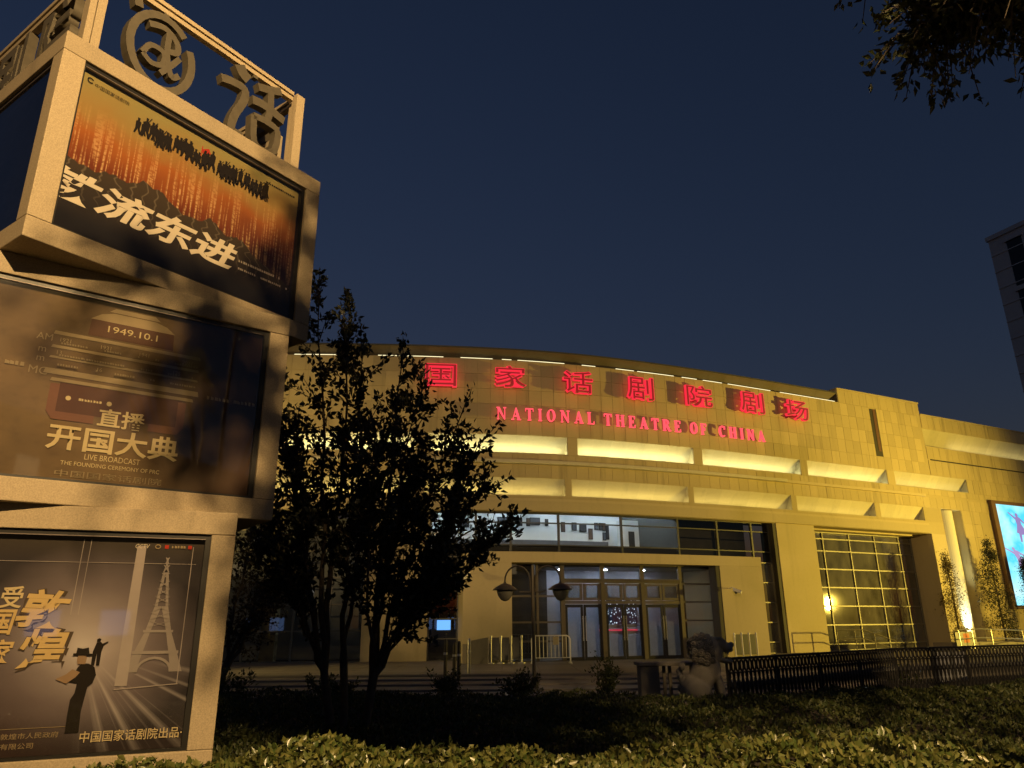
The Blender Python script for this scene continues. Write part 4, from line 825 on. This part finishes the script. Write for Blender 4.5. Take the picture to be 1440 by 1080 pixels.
conifer(30.6, .85, 5.9, .72, 'tall dark evergreen beside the brown frame of the video screen', MT['fir'], 6, 6500)
conifer(33.7, 1.0, 4.9, .62, 'broad dark evergreen overlapping the lower video screen', MT['fir'], 9, 5200)
# hedges: dark solid heart with a coat of leaves
def hedge_height(x, y, base, amp, ph): return base+amp*(np.sin(x*1.7+ph)*np.cos(y*1.3+ph*2)+.6*np.sin(x*4.1+y*3.3+ph)+.5*np.sin(x*9.3-y*7.1))
def cover(name, lab, cat, poly, base, amp, ph, n, ls, mat, kind='stuff', up_=.7, edge=True, fz=None):
    P2 = np.array(poly); mn, mx = P2.min(0), P2.max(0); pts = []
    def inside(x, y):
        c = np.zeros(len(x), bool); j = len(P2)-1
        for i in range(len(P2)):
            (xi, yi), (xj, yj) = P2[i], P2[j]; c ^= ((yi > y) != (yj > y)) & (x < (xj-xi)*(y-yi)/(yj-yi+1e-12)+xi); j = i
        return c
    N = int(n*2.6); x = rng.uniform(mn[0], mx[0], N); y = rng.uniform(mn[1], mx[1], N); k = inside(x, y); x, y = x[k][:n], y[k][:n]
    zt = hedge_height(x, y, base, amp, ph)+(fz(x, y) if fz else 0); z = zt-np.abs(rng.normal(0, .05, len(x)))
    # sides: some leaves lower near the boundary
    m = rng.random(len(x)) < .12; z[m] -= rng.uniform(0, .5, m.sum())
    d = rng.normal(0, .6, (len(x), 3)); d[:, 2] = np.abs(d[:, 2])*.6+up_*rng.random(len(x))*1.6-.1
    o = leaf_mesh(name, mat, np.stack([x, y, z], 1), d, ls[0], ls[1], None, .2); tag(o, lab, cat, kind=kind)
    cx, cy = P2.mean(0); g = MB(); nx, ny = 60, 26
    idx = {}
    for i in range(nx+1):
        for j in range(ny+1):
            xx, yy = mn[0]+(mx[0]-mn[0])*i/nx, mn[1]+(mx[1]-mn[1])*j/ny; ins = inside(np.array([xx]), np.array([yy]))[0]
            zz = float(hedge_height(np.array([xx]), np.array([yy]), base, amp, ph)[0]+(fz(np.array([xx]), np.array([yy]))[0] if fz else 0))-.11 if ins else -.05
            g.v.append((xx, yy, zz))
    for i in range(nx):
        for j in range(ny): a = i*(ny+1)+j; g.f.append([a, a+ny+1, a+ny+2, a+1]); g.uv.append(None); g.mi.append(0)
    h = g.build('hedge_heart', MT['soil'], o, smooth=True); return o
cover('clipped_hedge', 'near clipped hedge of glossy leaves lit along the bottom edge', 'hedge', [(-6.5, 3.9), (7.5, 3.6), (7.5, 6.2), (2, 6.35), (-1.2, 6.1), (-2.6, 5.4), (-6.5, 4.6)], .73, .06, 1.0, 46000, (.060, .036), MT['hedge'], up_=.3)
cover('ground_cover', 'dark mounded shrub planting between the near hedge and the iron fence', 'ground cover', [(-4.2, 7.0), (9, 6.9), (13.5, 16.5), (9, 15.8), (4.6, 12.4), (2.5, 12.2), (0.5, 14.5), (-6.5, 15.5), (-6.5, 9.5)], .42, .06, 2.4, 110000, (.062, .032), MT['hedge2'], fz=lambda x, y: .22*np.exp(-((x-6)**2)/18-((y-11.0)**2)/5))

# ================================================================== FENCE
fpts = [Vector((3.50, 13.0, 0)), Vector((5.79, 14.94, 0)), Vector((8.25, 17.1, 0)), Vector((12.6, 19.15, 0)), Vector((17.6, 21.5, 0))]
FE = thing('iron_fence', fpts[0], 'black cast-iron fence with oval loops along the planted bed', 'fence')
un = MB(); RR = .0145
un.tube([(.050*math.cos(t), 0, .935+.085*math.sin(t)) for t in np.linspace(0, 2*math.pi, 17)], .0165, 6, False)
un.tube([(0, 0, .84), (0, 0, .74), (0, 0, .62), (0, 0, .45)], [.034, .018, .036, .02], 6)
un.tube([(-.062, 0, .62), (-.02, 0, .70), (.0, 0, .80)], .014, 5); un.tube([(.062, 0, .62), (.02, 0, .70), (.0, 0, .80)], .014, 5)
un.tube([(-.062, 0, .08), (-.045, 0, .30), (0, 0, .46), (.045, 0, .30), (.062, 0, .08)], .017, 5); un.tube([(0, 0, .08), (0, 0, .24), (0, 0, .32)], [.026, .020, .008], 5)
um = un.mesh('picket', MT['iron'])
for a, b in zip(fpts, fpts[1:]):
    L = (b-a).length; ex = (b-a).normalized(); ey = Vector((-ex.y, ex.x, 0)); n = int(L/.125)
    for i in range(n): put(bpy.data.objects.new('picket', um), basis(a+ex*((i+.5)*L/n), ex, ey, Vector((0, 0, 1))), FE)
    mb = MB()
    for z, r_ in ((1.05, .024), (.83, .014), (.60, .014), (.09, .018)): mb.tube([a+Vector((0, 0, z)), b+Vector((0, 0, z))], r_, 6)
    mb.build('rail', MT['iron'], FE)
    for q in (a, a.lerp(b, .5)):
        MB().box((q.x-.016, q.y-.016, -.02), (q.x+.016, q.y+.016, 1.075)).build('post', MT['iron'], FE)

# ================================================================== STONE LION
def blob(parts, voxel, name, mat, parent):
    bm = bmesh.new()
    for c, r_, rot in parts:
        M = Matrix.Translation(c) @ (Matrix.Rotation(rot[0], 4, rot[1]) if rot else Matrix.Identity(4)) @ Matrix.Diagonal((*r_, 1)); bmesh.ops.create_icosphere(bm, subdivisions=3, radius=1, matrix=M)
    me = bpy.data.meshes.new(name); bm.to_mesh(me); bm.free(); o = bpy.data.objects.new(name, me); COL.objects.link(o)
    md = o.modifiers.new('r', 'REMESH'); md.mode = 'VOXEL'; md.voxel_size = voxel; md.use_smooth_shade = True
    s2 = o.modifiers.new('s', 'SMOOTH'); s2.iterations = 1; s2.factor = .4
    m2 = bpy.data.meshes.new_from_object(o.evaluated_get(bpy.context.evaluated_depsgraph_get())); bpy.data.objects.remove(o); m2.materials.clear(); m2.materials.append(mat)
    return m2
LIp = Vector((3.14, 12.95, 0)); LI = thing('stone_lion', LIp, 'weathered grey stone lion seated at the left end of the iron fence, facing right', 'statue')
MB().box((LIp.x-.42, LIp.y-.26, -.02), (LIp.x+.42, LIp.y+.26, .42)).build('pedestal', MT['lion'], LI, bevel=.03)
bp = [((-.18, 0, .20), (.25, .24, .22), None), ((-.06, 0, .38), (.20, .19, .30), (.35, 'Y')), ((.07, 0, .50), (.17, .18, .24), None), ((-.19, .17, .15), (.20, .09, .17), None), ((-.19, -.17, .15), (.20, .09, .17), None),
      ((.19, .10, .22), (.058, .06, .27), (-.12, 'Y')), ((.19, -.10, .22), (.058, .06, .27), (-.12, 'Y')), ((.26, .10, .03), (.10, .065, .05), None), ((.26, -.10, .03), (.10, .065, .05), None), ((.0, .19, .04), (.13, .06, .05), None), ((.0, -.19, .04), (.13, .06, .05), None)]
for k in range(5): bp.append(((-.40+.02*math.sin(k*2), .06*math.cos(k*2.2), .20+.08*k), (.055, .055, .06), None))
put(bpy.data.objects.new('body', blob(bp, .016, 'body', MT['lion'], LI)), Matrix.Translation(LIp+Vector((0, 0, .40))) @ Matrix.Scale(1.04, 4), LI)
# head in profile: skull, brow, snout, nose, open jaws with teeth, ears
hp = [((.08, 0, .82), (.21, .20, .22), None), ((.24, 0, .90), (.14, .15, .10), None), ((.34, 0, .86), (.11, .12, .075), None), ((.435, 0, .895), (.045, .075, .045), None), ((.40, .05, .83), (.05, .05, .045), None), ((.40, -.05, .83), (.05, .05, .045), None),
      ((.29, 0, .665), (.14, .105, .042), (.22, 'Y')), ((.39, 0, .655), (.05, .07, .035), None), ((.25, .10, .975), (.075, .05, .035), (.3, 'Y')), ((.25, -.10, .975), (.075, .05, .035), (.3, 'Y')), ((.02, .17, 1.0), (.045, .035, .075), (-.4, 'Y')), ((.02, -.17, 1.0), (.045, .035, .075), (-.4, 'Y')), ((.14, .0, .72), (.12, .14, .12), None)]
for s_ in (-1, 1):
    hp += [((.30, s_*.115, .925), (.034, .03, .03), None), ((.36, s_*.07, .775), (.014, .014, .035), None), ((.37, s_*.06, .70), (.013, .013, .03), None)]
head_me = blob(hp, .0125, 'head', MT['lion'], LI); HM = Matrix.Translation(LIp+Vector((0, 0, .34))) @ Matrix.Scale(1.04, 4)
put(bpy.data.objects.new('head', head_me), HM, LI)
# snail-shell curls of the mane
curl = MB()
def swirl(c, r_, out):
    c = Vector(c); out = Vector(out).normalized(); a = out.orthogonal().normalized(); b = out.cross(a)
    curl.tube([tuple(c+(a*math.cos(t)+b*math.sin(t))*r_*(1-t/13.5)+out*(t*.0035)) for t in np.linspace(0, 12, 22)], [r_*.30*(1-.35*i/21) for i in range(22)], 6)
for row, (x, rad, n) in enumerate(((.10, .225, 9), (.01, .25, 10), (-.08, .235, 9), (-.16, .17, 7))):
    for k in range(n):
        an = -.55+(math.pi+1.1)*k/(n-1)+(.16 if row % 2 else 0); p = (x-.03, rad*math.cos(an), .80+rad*.98*math.sin(an)); swirl([q for q in HM @ Vector(p)], .058, (-.25, math.cos(an), math.sin(an)))
for k in range(6): swirl([q for q in HM @ Vector((-.10-.015*k, (.12 if k % 2 else -.12), .50+.07*k))], .055, (-.8, (1 if k % 2 else -1), .2))
curl.build('mane_curls', MT['lion'], LI, smooth=True)

# ================================================================== STREET FURNITURE
# double-armed lamp post, unlit
LP = thing('lamp_post', (.50, 20.0, .05), 'unlit double-armed lamp post with bowl lamps on curved hooks before the entrance', 'lamp post')
MB().tube([(.5, 20, .0), (.5, 20, 3.12)], .045, 10).build('pole', MT['bronze'], LP); MB().lathe([(.11, 0), (.10, .25), (.06, .32)], (.5, 20, .05), 12).build('base', MT['bronze'], LP)
for s_ in (-1, 1):
    pts = [(.5+s_*(.0+.33*(1-math.cos(t)))*1.0+s_*.02, 20, 2.72+.38*math.sin(t)) for t in np.linspace(0, math.pi, 13)]; pts = [(.5+s_*.06, 20, 2.45)]+[(p[0]+s_*.05, p[1], p[2]) for p in pts]
    ar = MB().tube(pts, .022, 8).build('arm', MT['bronze'], LP); cx_ = pts[-1][0]
    MB().lathe([(.33, -.015), (.32, 0), (.22, .08), (.12, .135), (.04, .16), (.02, .24)], (cx_, 20, 2.50), 24).build('lamp_hood', MT['bronze'], LP, smooth=False); MB().lathe([(.03, -.27), (.11, -.235), (.185, -.13), (.215, -.02), (.215, 0)], (cx_, 20, 2.478), 20).build('lamp_bowl', simple('frosted_bowl', (.24, .23, .18), .2), LP, smooth=True)
MB().tube([(.15, 20, 2.44), (.85, 20, 2.44)], .02, 6).build('crossbar', MT['bronze'], LP)
def g_at(s_, d_): p = PF(s_, FLOOR+.013, d_); return p, frame(s_)[1], frame(s_)[2]
# white crowd barrier
p, t, n = g_at(1.5, 4.3); CB = thing('crowd_barrier', p, 'white tubular crowd barrier with a small notice, left of the doors', 'barrier')
def loc(p, t, n): return lambda u, v, z: p+t*u+n*v+Vector((0, 0, z))
Q = loc(p, t, n); wB, hB = .72, .98
MB().tube([Q(-wB, 0, .02), Q(-wB, 0, hB-.12), Q(-wB+.04, 0, hB-.04), Q(-wB+.12, 0, hB), Q(wB-.12, 0, hB), Q(wB-.04, 0, hB-.04), Q(wB, 0, hB-.12), Q(wB, 0, .02)], .024, 8).build('frame', MT['white'], CB)
MB().tube([Q(-wB, 0, .22), Q(wB, 0, .22)], .018, 6).build('rail', MT['white'], CB)
for k in range(9): MB().tube([Q(-wB+.144*(k+1), 0, .22), Q(-wB+.144*(k+1), 0, hB)], .012, 6).build('bar', MT['white'], CB)
for s_ in (-wB, wB): MB().tube([Q(s_, -.22, .02), Q(s_, -.03, .10), Q(s_, .22, .02)], .018, 6).build('foot', MT['white'], CB)
a, b = Q(.06, .03, .66), Q(.28, .035, .94); mb = MB(); mb.hexa([Q(.06, .03, .66), Q(.28, .03, .66), Q(.28, .022, .66), Q(.06, .022, .66), Q(.06, .03, .94), Q(.28, .03, .94), Q(.28, .022, .94), Q(.06, .022, .94)]); mb.build('notice', MT['render'], CB)
# queue posts stored at both portal walls
def queue(s0, d_, n_, where):
    for k in range(n_):
        p, t, n = g_at(s0+.36*k, d_); o = thing('queue_post', p, '%s steel queue post by the %s portal wall' % (('leftmost', 'second', 'third', 'rightmost')[k], where), 'queue post', 'queue posts by the %s portal wall' % where)
        MB().lathe([(.15, 0), (.15, .02), (.03, .05), (.03, .9), (.045, .91), (.045, .98)], tuple(p), 12).build('post', MT['stored'], o); Q = loc(p, t, n)
        if k < n_-1:
            mb = MB(); mb.hexa([Q(.05, .01, .12), Q(.31, .01, .12), Q(.31, -.01, .12), Q(.05, -.01, .12), Q(.05, .01, .92), Q(.31, .01, .92), Q(.31, -.01, .92), Q(.05, -.01, .92)]); mb.build('belt_panel', MT['darkgrey'], o)
queue(-.35, 3.1, 4, 'left'); queue(9.35, 3.1, 4, 'right')
# service box in front of left portal wall
p, t, n = g_at(-.75, 2.95); Q = loc(p, t, n); sb = MB().hexa([Q(-.45, .25, 0), Q(.3, .25, 0), Q(.3, -.2, 0), Q(-.45, -.2, 0), Q(-.45, .25, .78), Q(.3, .25, .92), Q(.3, -.2, .92), Q(-.45, -.2, .78)]).build('utility_cabinet', simple('cabinet_olive', (.12, .11, .08), .6), bevel=.01); tag(sb, 'low olive utility cabinet with sloping top against the left portal wall', 'cabinet')
mb = MB(); Q = loc(p, t, n); mb.hexa([Q(.32, .2, 0), Q(.34, .2, 0), Q(.34, .14, 0), Q(.32, .14, 0), Q(.32, .2, .9), Q(.34, .2, .9), Q(.34, .14, .9), Q(.32, .14, .9)]); mb.build('edge_strip', MT['steel'], sb)
# steel bollards at the left
for k, (x, y, h) in enumerate(((-1.95, 22.2, 1.05), (-1.72, 22.5, .95), (-1.55, 22.0, 1.0), (-1.35, 23.4, 1.0))):
    z0 = .20 if y < 23 else FLOOR; o = thing('bollard', (x, y, z0), (('leftmost slim brown bollard on the steps left of the lamp post', 'middle slim brown bollard in the cluster on the steps', 'shorter brown bollard at the right of the cluster on the steps', 'bright steel bollard standing alone beside the left portal wall')[k]), 'bollard', 'slim bollards left of the lamp post')
    MB().lathe([(.05, -.02), (.05, h-.06), (.03, h)], (x, y, z0), 10).build('shaft', MT['steel'] if k == 3 else MT['bronze'], o); MB().lathe([(.056, h*.6), (.056, h*.66)], (x, y, z0), 10).build('band', MT['white'], o)
# stone counter left of the lion
SC = thing('stone_table', (2.75, 13.6, 0), 'dark stone slab table with a broad upright end, left of the lion', 'table')
MB().box((2.14, 13.4, -.02), (2.46, 13.8, .93)).build('end_block', MT['lion'], SC, bevel=.01); MB().box((2.10, 13.36, .932), (3.4, 13.86, .985)).build('slab', MT['lion'], SC, bevel=.008); MB().box((3.05, 13.45, -.02), (3.3, 13.75, .93)).build('end_block', MT['lion'], SC)
for x in (2.56, 2.66): MB().box((x, 13.62, -.02), (x+.05, 13.68, .93)).build('strut', MT['pave'], SC)
# security cameras
for s_, z, side, lab in ((-1.1, 3.55, -1, 'white security camera on the left portal wall'), (9.75, 3.05, 1, 'white security camera on a bracket on the right portal wall')):
    p, t, n = frame(s_); o0 = p+n*(VD+.0)+Vector((0, 0, z)); o = thing('security_camera', o0, lab, 'camera'); Q = loc(o0, t, n)
    MB().tube([Q(0, 0, 0), Q(0, .25, .03), Q(side*.1, .34, -.03)], .022, 6).build('bracket', MT['white'], o); MB().tube([Q(side*.04, .26, -.06), Q(side*.22, .55, -.18)], .07, 10).build('housing', MT['white'], o); MB().lathe([(.04, -.10), (.07, -.03), (.07, 0)], tuple(Q(side*.1, .34, -.14)), 10).build('mount', MT['darkgrey'], o)
# handrails at the ramp on the right
def rail_set(name, lab, path, posts, mat, drop=(0, .42)):
    o = thing(name, path[0]-Vector((0, 0, 1.0)), lab, 'handrail')
    for dz in drop: MB().tube([q-Vector((0, 0, dz)) for q in path], .026, 8).build('rail', mat, o)
    for i in range(posts):
        u = i/(posts-1)*(len(path)-1); k = min(len(path)-2, int(u)); q = path[k].lerp(path[k+1], u-k); MB().tube([(q.x, q.y, FLOOR-.0), (q.x, q.y, q.z-.02)], .022, 8).build('post', mat, o)
rail_set('handrail', 'brown stepped handrail in front of the large gridded window', [PF(17.0, 1.28, 1.2), PF(18.8, 1.28, 1.2), PF(21.0, .72, 1.2)], 4, MT['bronze'])
rail_set('handrail', 'long shiny steel ramp handrail below the lit column', [PF(23.3, 1.22, 3.0), PF(25.0, 1.26, 3.0), PF(29.0, 1.12, 3.2), PF(34.0, .98, 3.4)], 6, MT['steel'])
rail_set('handrail', 'second steel ramp handrail rising to the right behind the fence', [PF(26.5, .62, 4.2), PF(30, 1.0, 4.4), PF(35, 1.30, 4.6)], 5, MT['steel'])
FB('ramp_wall', MT['pave'], None, (23.2, 36, FLOOR, .62, 1.6, 2.6)); bpy.data.objects['ramp_wall']['kind'] = 'structure'
pn = FB('notice_board', MT['darkgrey'], None, (23.3, 24.9, FLOOR+.013, 1.12, 2.72, 2.80)); tag(pn, 'grey metal board with an orange notice at the foot of the ramp', 'board')
FB('orange_notice', simple('orange_paper', (.55, .16, .05), .7), pn, (23.9, 24.35, .62, 1.05, 2.80, 2.806))
# twin litter bin near the fence
TB = thing('litter_bin', (11.2, 20.6, 0), 'grey twin litter bin just behind the right part of the fence', 'litter bin')
for dx in (0, .42): MB().box((11.0+dx, 20.4, .0), (11.34+dx, 20.75, .86)).build('bin_body', simple('bin_grey', (.30, .31, .33), .5), TB, bevel=.02)
MB().box((10.94, 20.36, .90), (11.84, 20.8, .98)).build('canopy', MT['darkgrey'], TB, bevel=.01); MB().box((10.95, 20.5, 0), (10.985, 20.6, .9)).build('post', MT['darkgrey'], TB); MB().box((11.79, 20.5, 0), (11.825, 20.6, .9)).build('post', MT['darkgrey'], TB)
# shrubs along the steps
for k, (x, y, h, r_, n, lab) in enumerate(((2.0, 17.4, .95, .38, 900, 'leafy shrub rising before the middle doors'), (.1, 17.6, .6, .55, 800, 'low dark shrub at the foot of the lamp post'), (-1.4, 17.0, .65, .6, 900, 'low shrub on the bed edge left of the lamp post'), (-4.0, 17.2, .6, .8, 1000, 'wide low shrub behind the garden tree'), (9.0, 18.4, .6, .5, 700, 'low shrub poking through the middle of the fence'), (-5.6, 15.2, .85, .8, 900, 'ragged shrub near the kiosk foot'))):
    g = np.random.default_rng(40+k); t = thing('shrub', (x, y, 0), lab, 'shrub', 'low shrubs along the steps'); mb = MB(); P_, D_ = [], []
    for q in range(14):
        an = g.uniform(0, 6.28); tip = Vector((x+r_*g.uniform(.2, 1)*math.cos(an), y+r_*g.uniform(.2, 1)*math.sin(an), h*g.uniform(.6, 1.05))); mb.tube([(x, y, -.02), ((x+tip.x)/2, (y+tip.y)/2, tip.z*.6), tuple(tip)], [.012, .008, .003], 4)
        for m in range(n//14): u = g.uniform(.3, 1); P_.append((x+(tip.x-x)*u+g.normal(0, .05), y+(tip.y-y)*u+g.normal(0, .05), tip.z*u+g.normal(0, .05))); D_.append((g.normal(0, .6), g.normal(0, .6), g.uniform(0, 1)))
    mb.build('stems', MT['bark'], t); leaf_mesh('foliage', MT['hedge2'], np.array(P_), np.array(D_), .085, .042, t)

# ================================================================== FAR TOWER BLOCK
TB_ = thing('tower_block', (87.3, 120, 0), 'dark grey tower block rising beyond the theatre at the right edge', 'building')
ex = Vector((.41, -.912, 0)); nx = Vector((-.912, -.41, 0)); o = Vector((87.3, 120, 0)); M_tw = simple('tower_concrete', (.78, .76, .72), .85, 0, .15, .3); M_tg = glass('tower_glass', (.05, .05, .06), 1.4, .1, .5)
mb = MB(); quadbox(mb, o, ex, nx, 0, 26, 0, 67.6, -18, 0); mb.build('body', M_tw, TB_)
mb = MB(); quadbox(mb, o, ex, nx, -.3, 26.3, 67.6, 68.4, -18.3, .3); mb.build('roof_edge', M_tw, TB_)
for k in range(14):
    mb = MB(); quadbox(mb, o, ex, nx, 0, 26, 64.4-k*3.2, 64.55-k*3.2, .0, .12); mb.build('floor_band', M_tw, TB_)
for u in (3.0, 12.0, 20.0):
    for k in range(6):
        z = 66.0-k*9.6
        mb = MB(); quadbox(mb, o, ex, nx, u, u+2.6, z-8.6, z, .0, .05); mb.build('window', simple('tower_window', (.015, .015, .02), .25) if 'tw' not in MT else MT['tw'], TB_); MT.setdefault('tw', bpy.data.materials['tower_window'])
        mb = MB(); quadbox(mb, o, ex, nx, u-.3, u+2.9, z, z+.5, .0, .35); mb.build('sill', M_tw, TB_)

# ================================================================== HOUSES ACROSS THE STREET (behind the viewer; mirrored in the glass)
M_hw = simple('house_plaster', (.16, .14, .12), .85, 0, .2, .4); M_dk = simple('house_window', (.02, .02, .025), .2)
M_lit = [emit('lit_window_warm', (1, .72, .36), .9), emit('lit_window_white', (.9, .95, 1), .8), emit('lit_window_blue', (.25, .45, 1), 1.2)]
random.seed(21)
for x0, x1, y0, h, lab in ((-52, -14, -38, 19, 'plain plaster house across the street, left of the viewer'), (-12, 22, -42, 26, 'tall plaster house across the street straight behind the viewer'), (24, 64, -36, 16, 'low plaster house across the street, right of the viewer')):
    t = thing('street_house', ((x0+x1)/2, y0, 0), lab, 'building', 'houses across the street'); MB().box((x0, y0-10, -.02), (x1, y0, h)).build('wall', M_hw, t); MB().box((x0-.3, y0-10.3, h), (x1+.3, y0+.3, h+.4)).build('roof', MT['darkgrey'], t)
    for i in range(int((x1-x0)/4.2)):
        for j in range(int(h/3.6)):
            x = x0+1.6+i*4.2; z = 1.2+j*3.5; r_ = random.random(); MB().box((x, y0+.001, z), (x+1.8, y0+.06, z+1.6)).build('window', M_lit[2] if (j == 0 and r_ < .3) else M_lit[0] if r_ < .12 else M_lit[1] if r_ < .2 else M_dk, t)
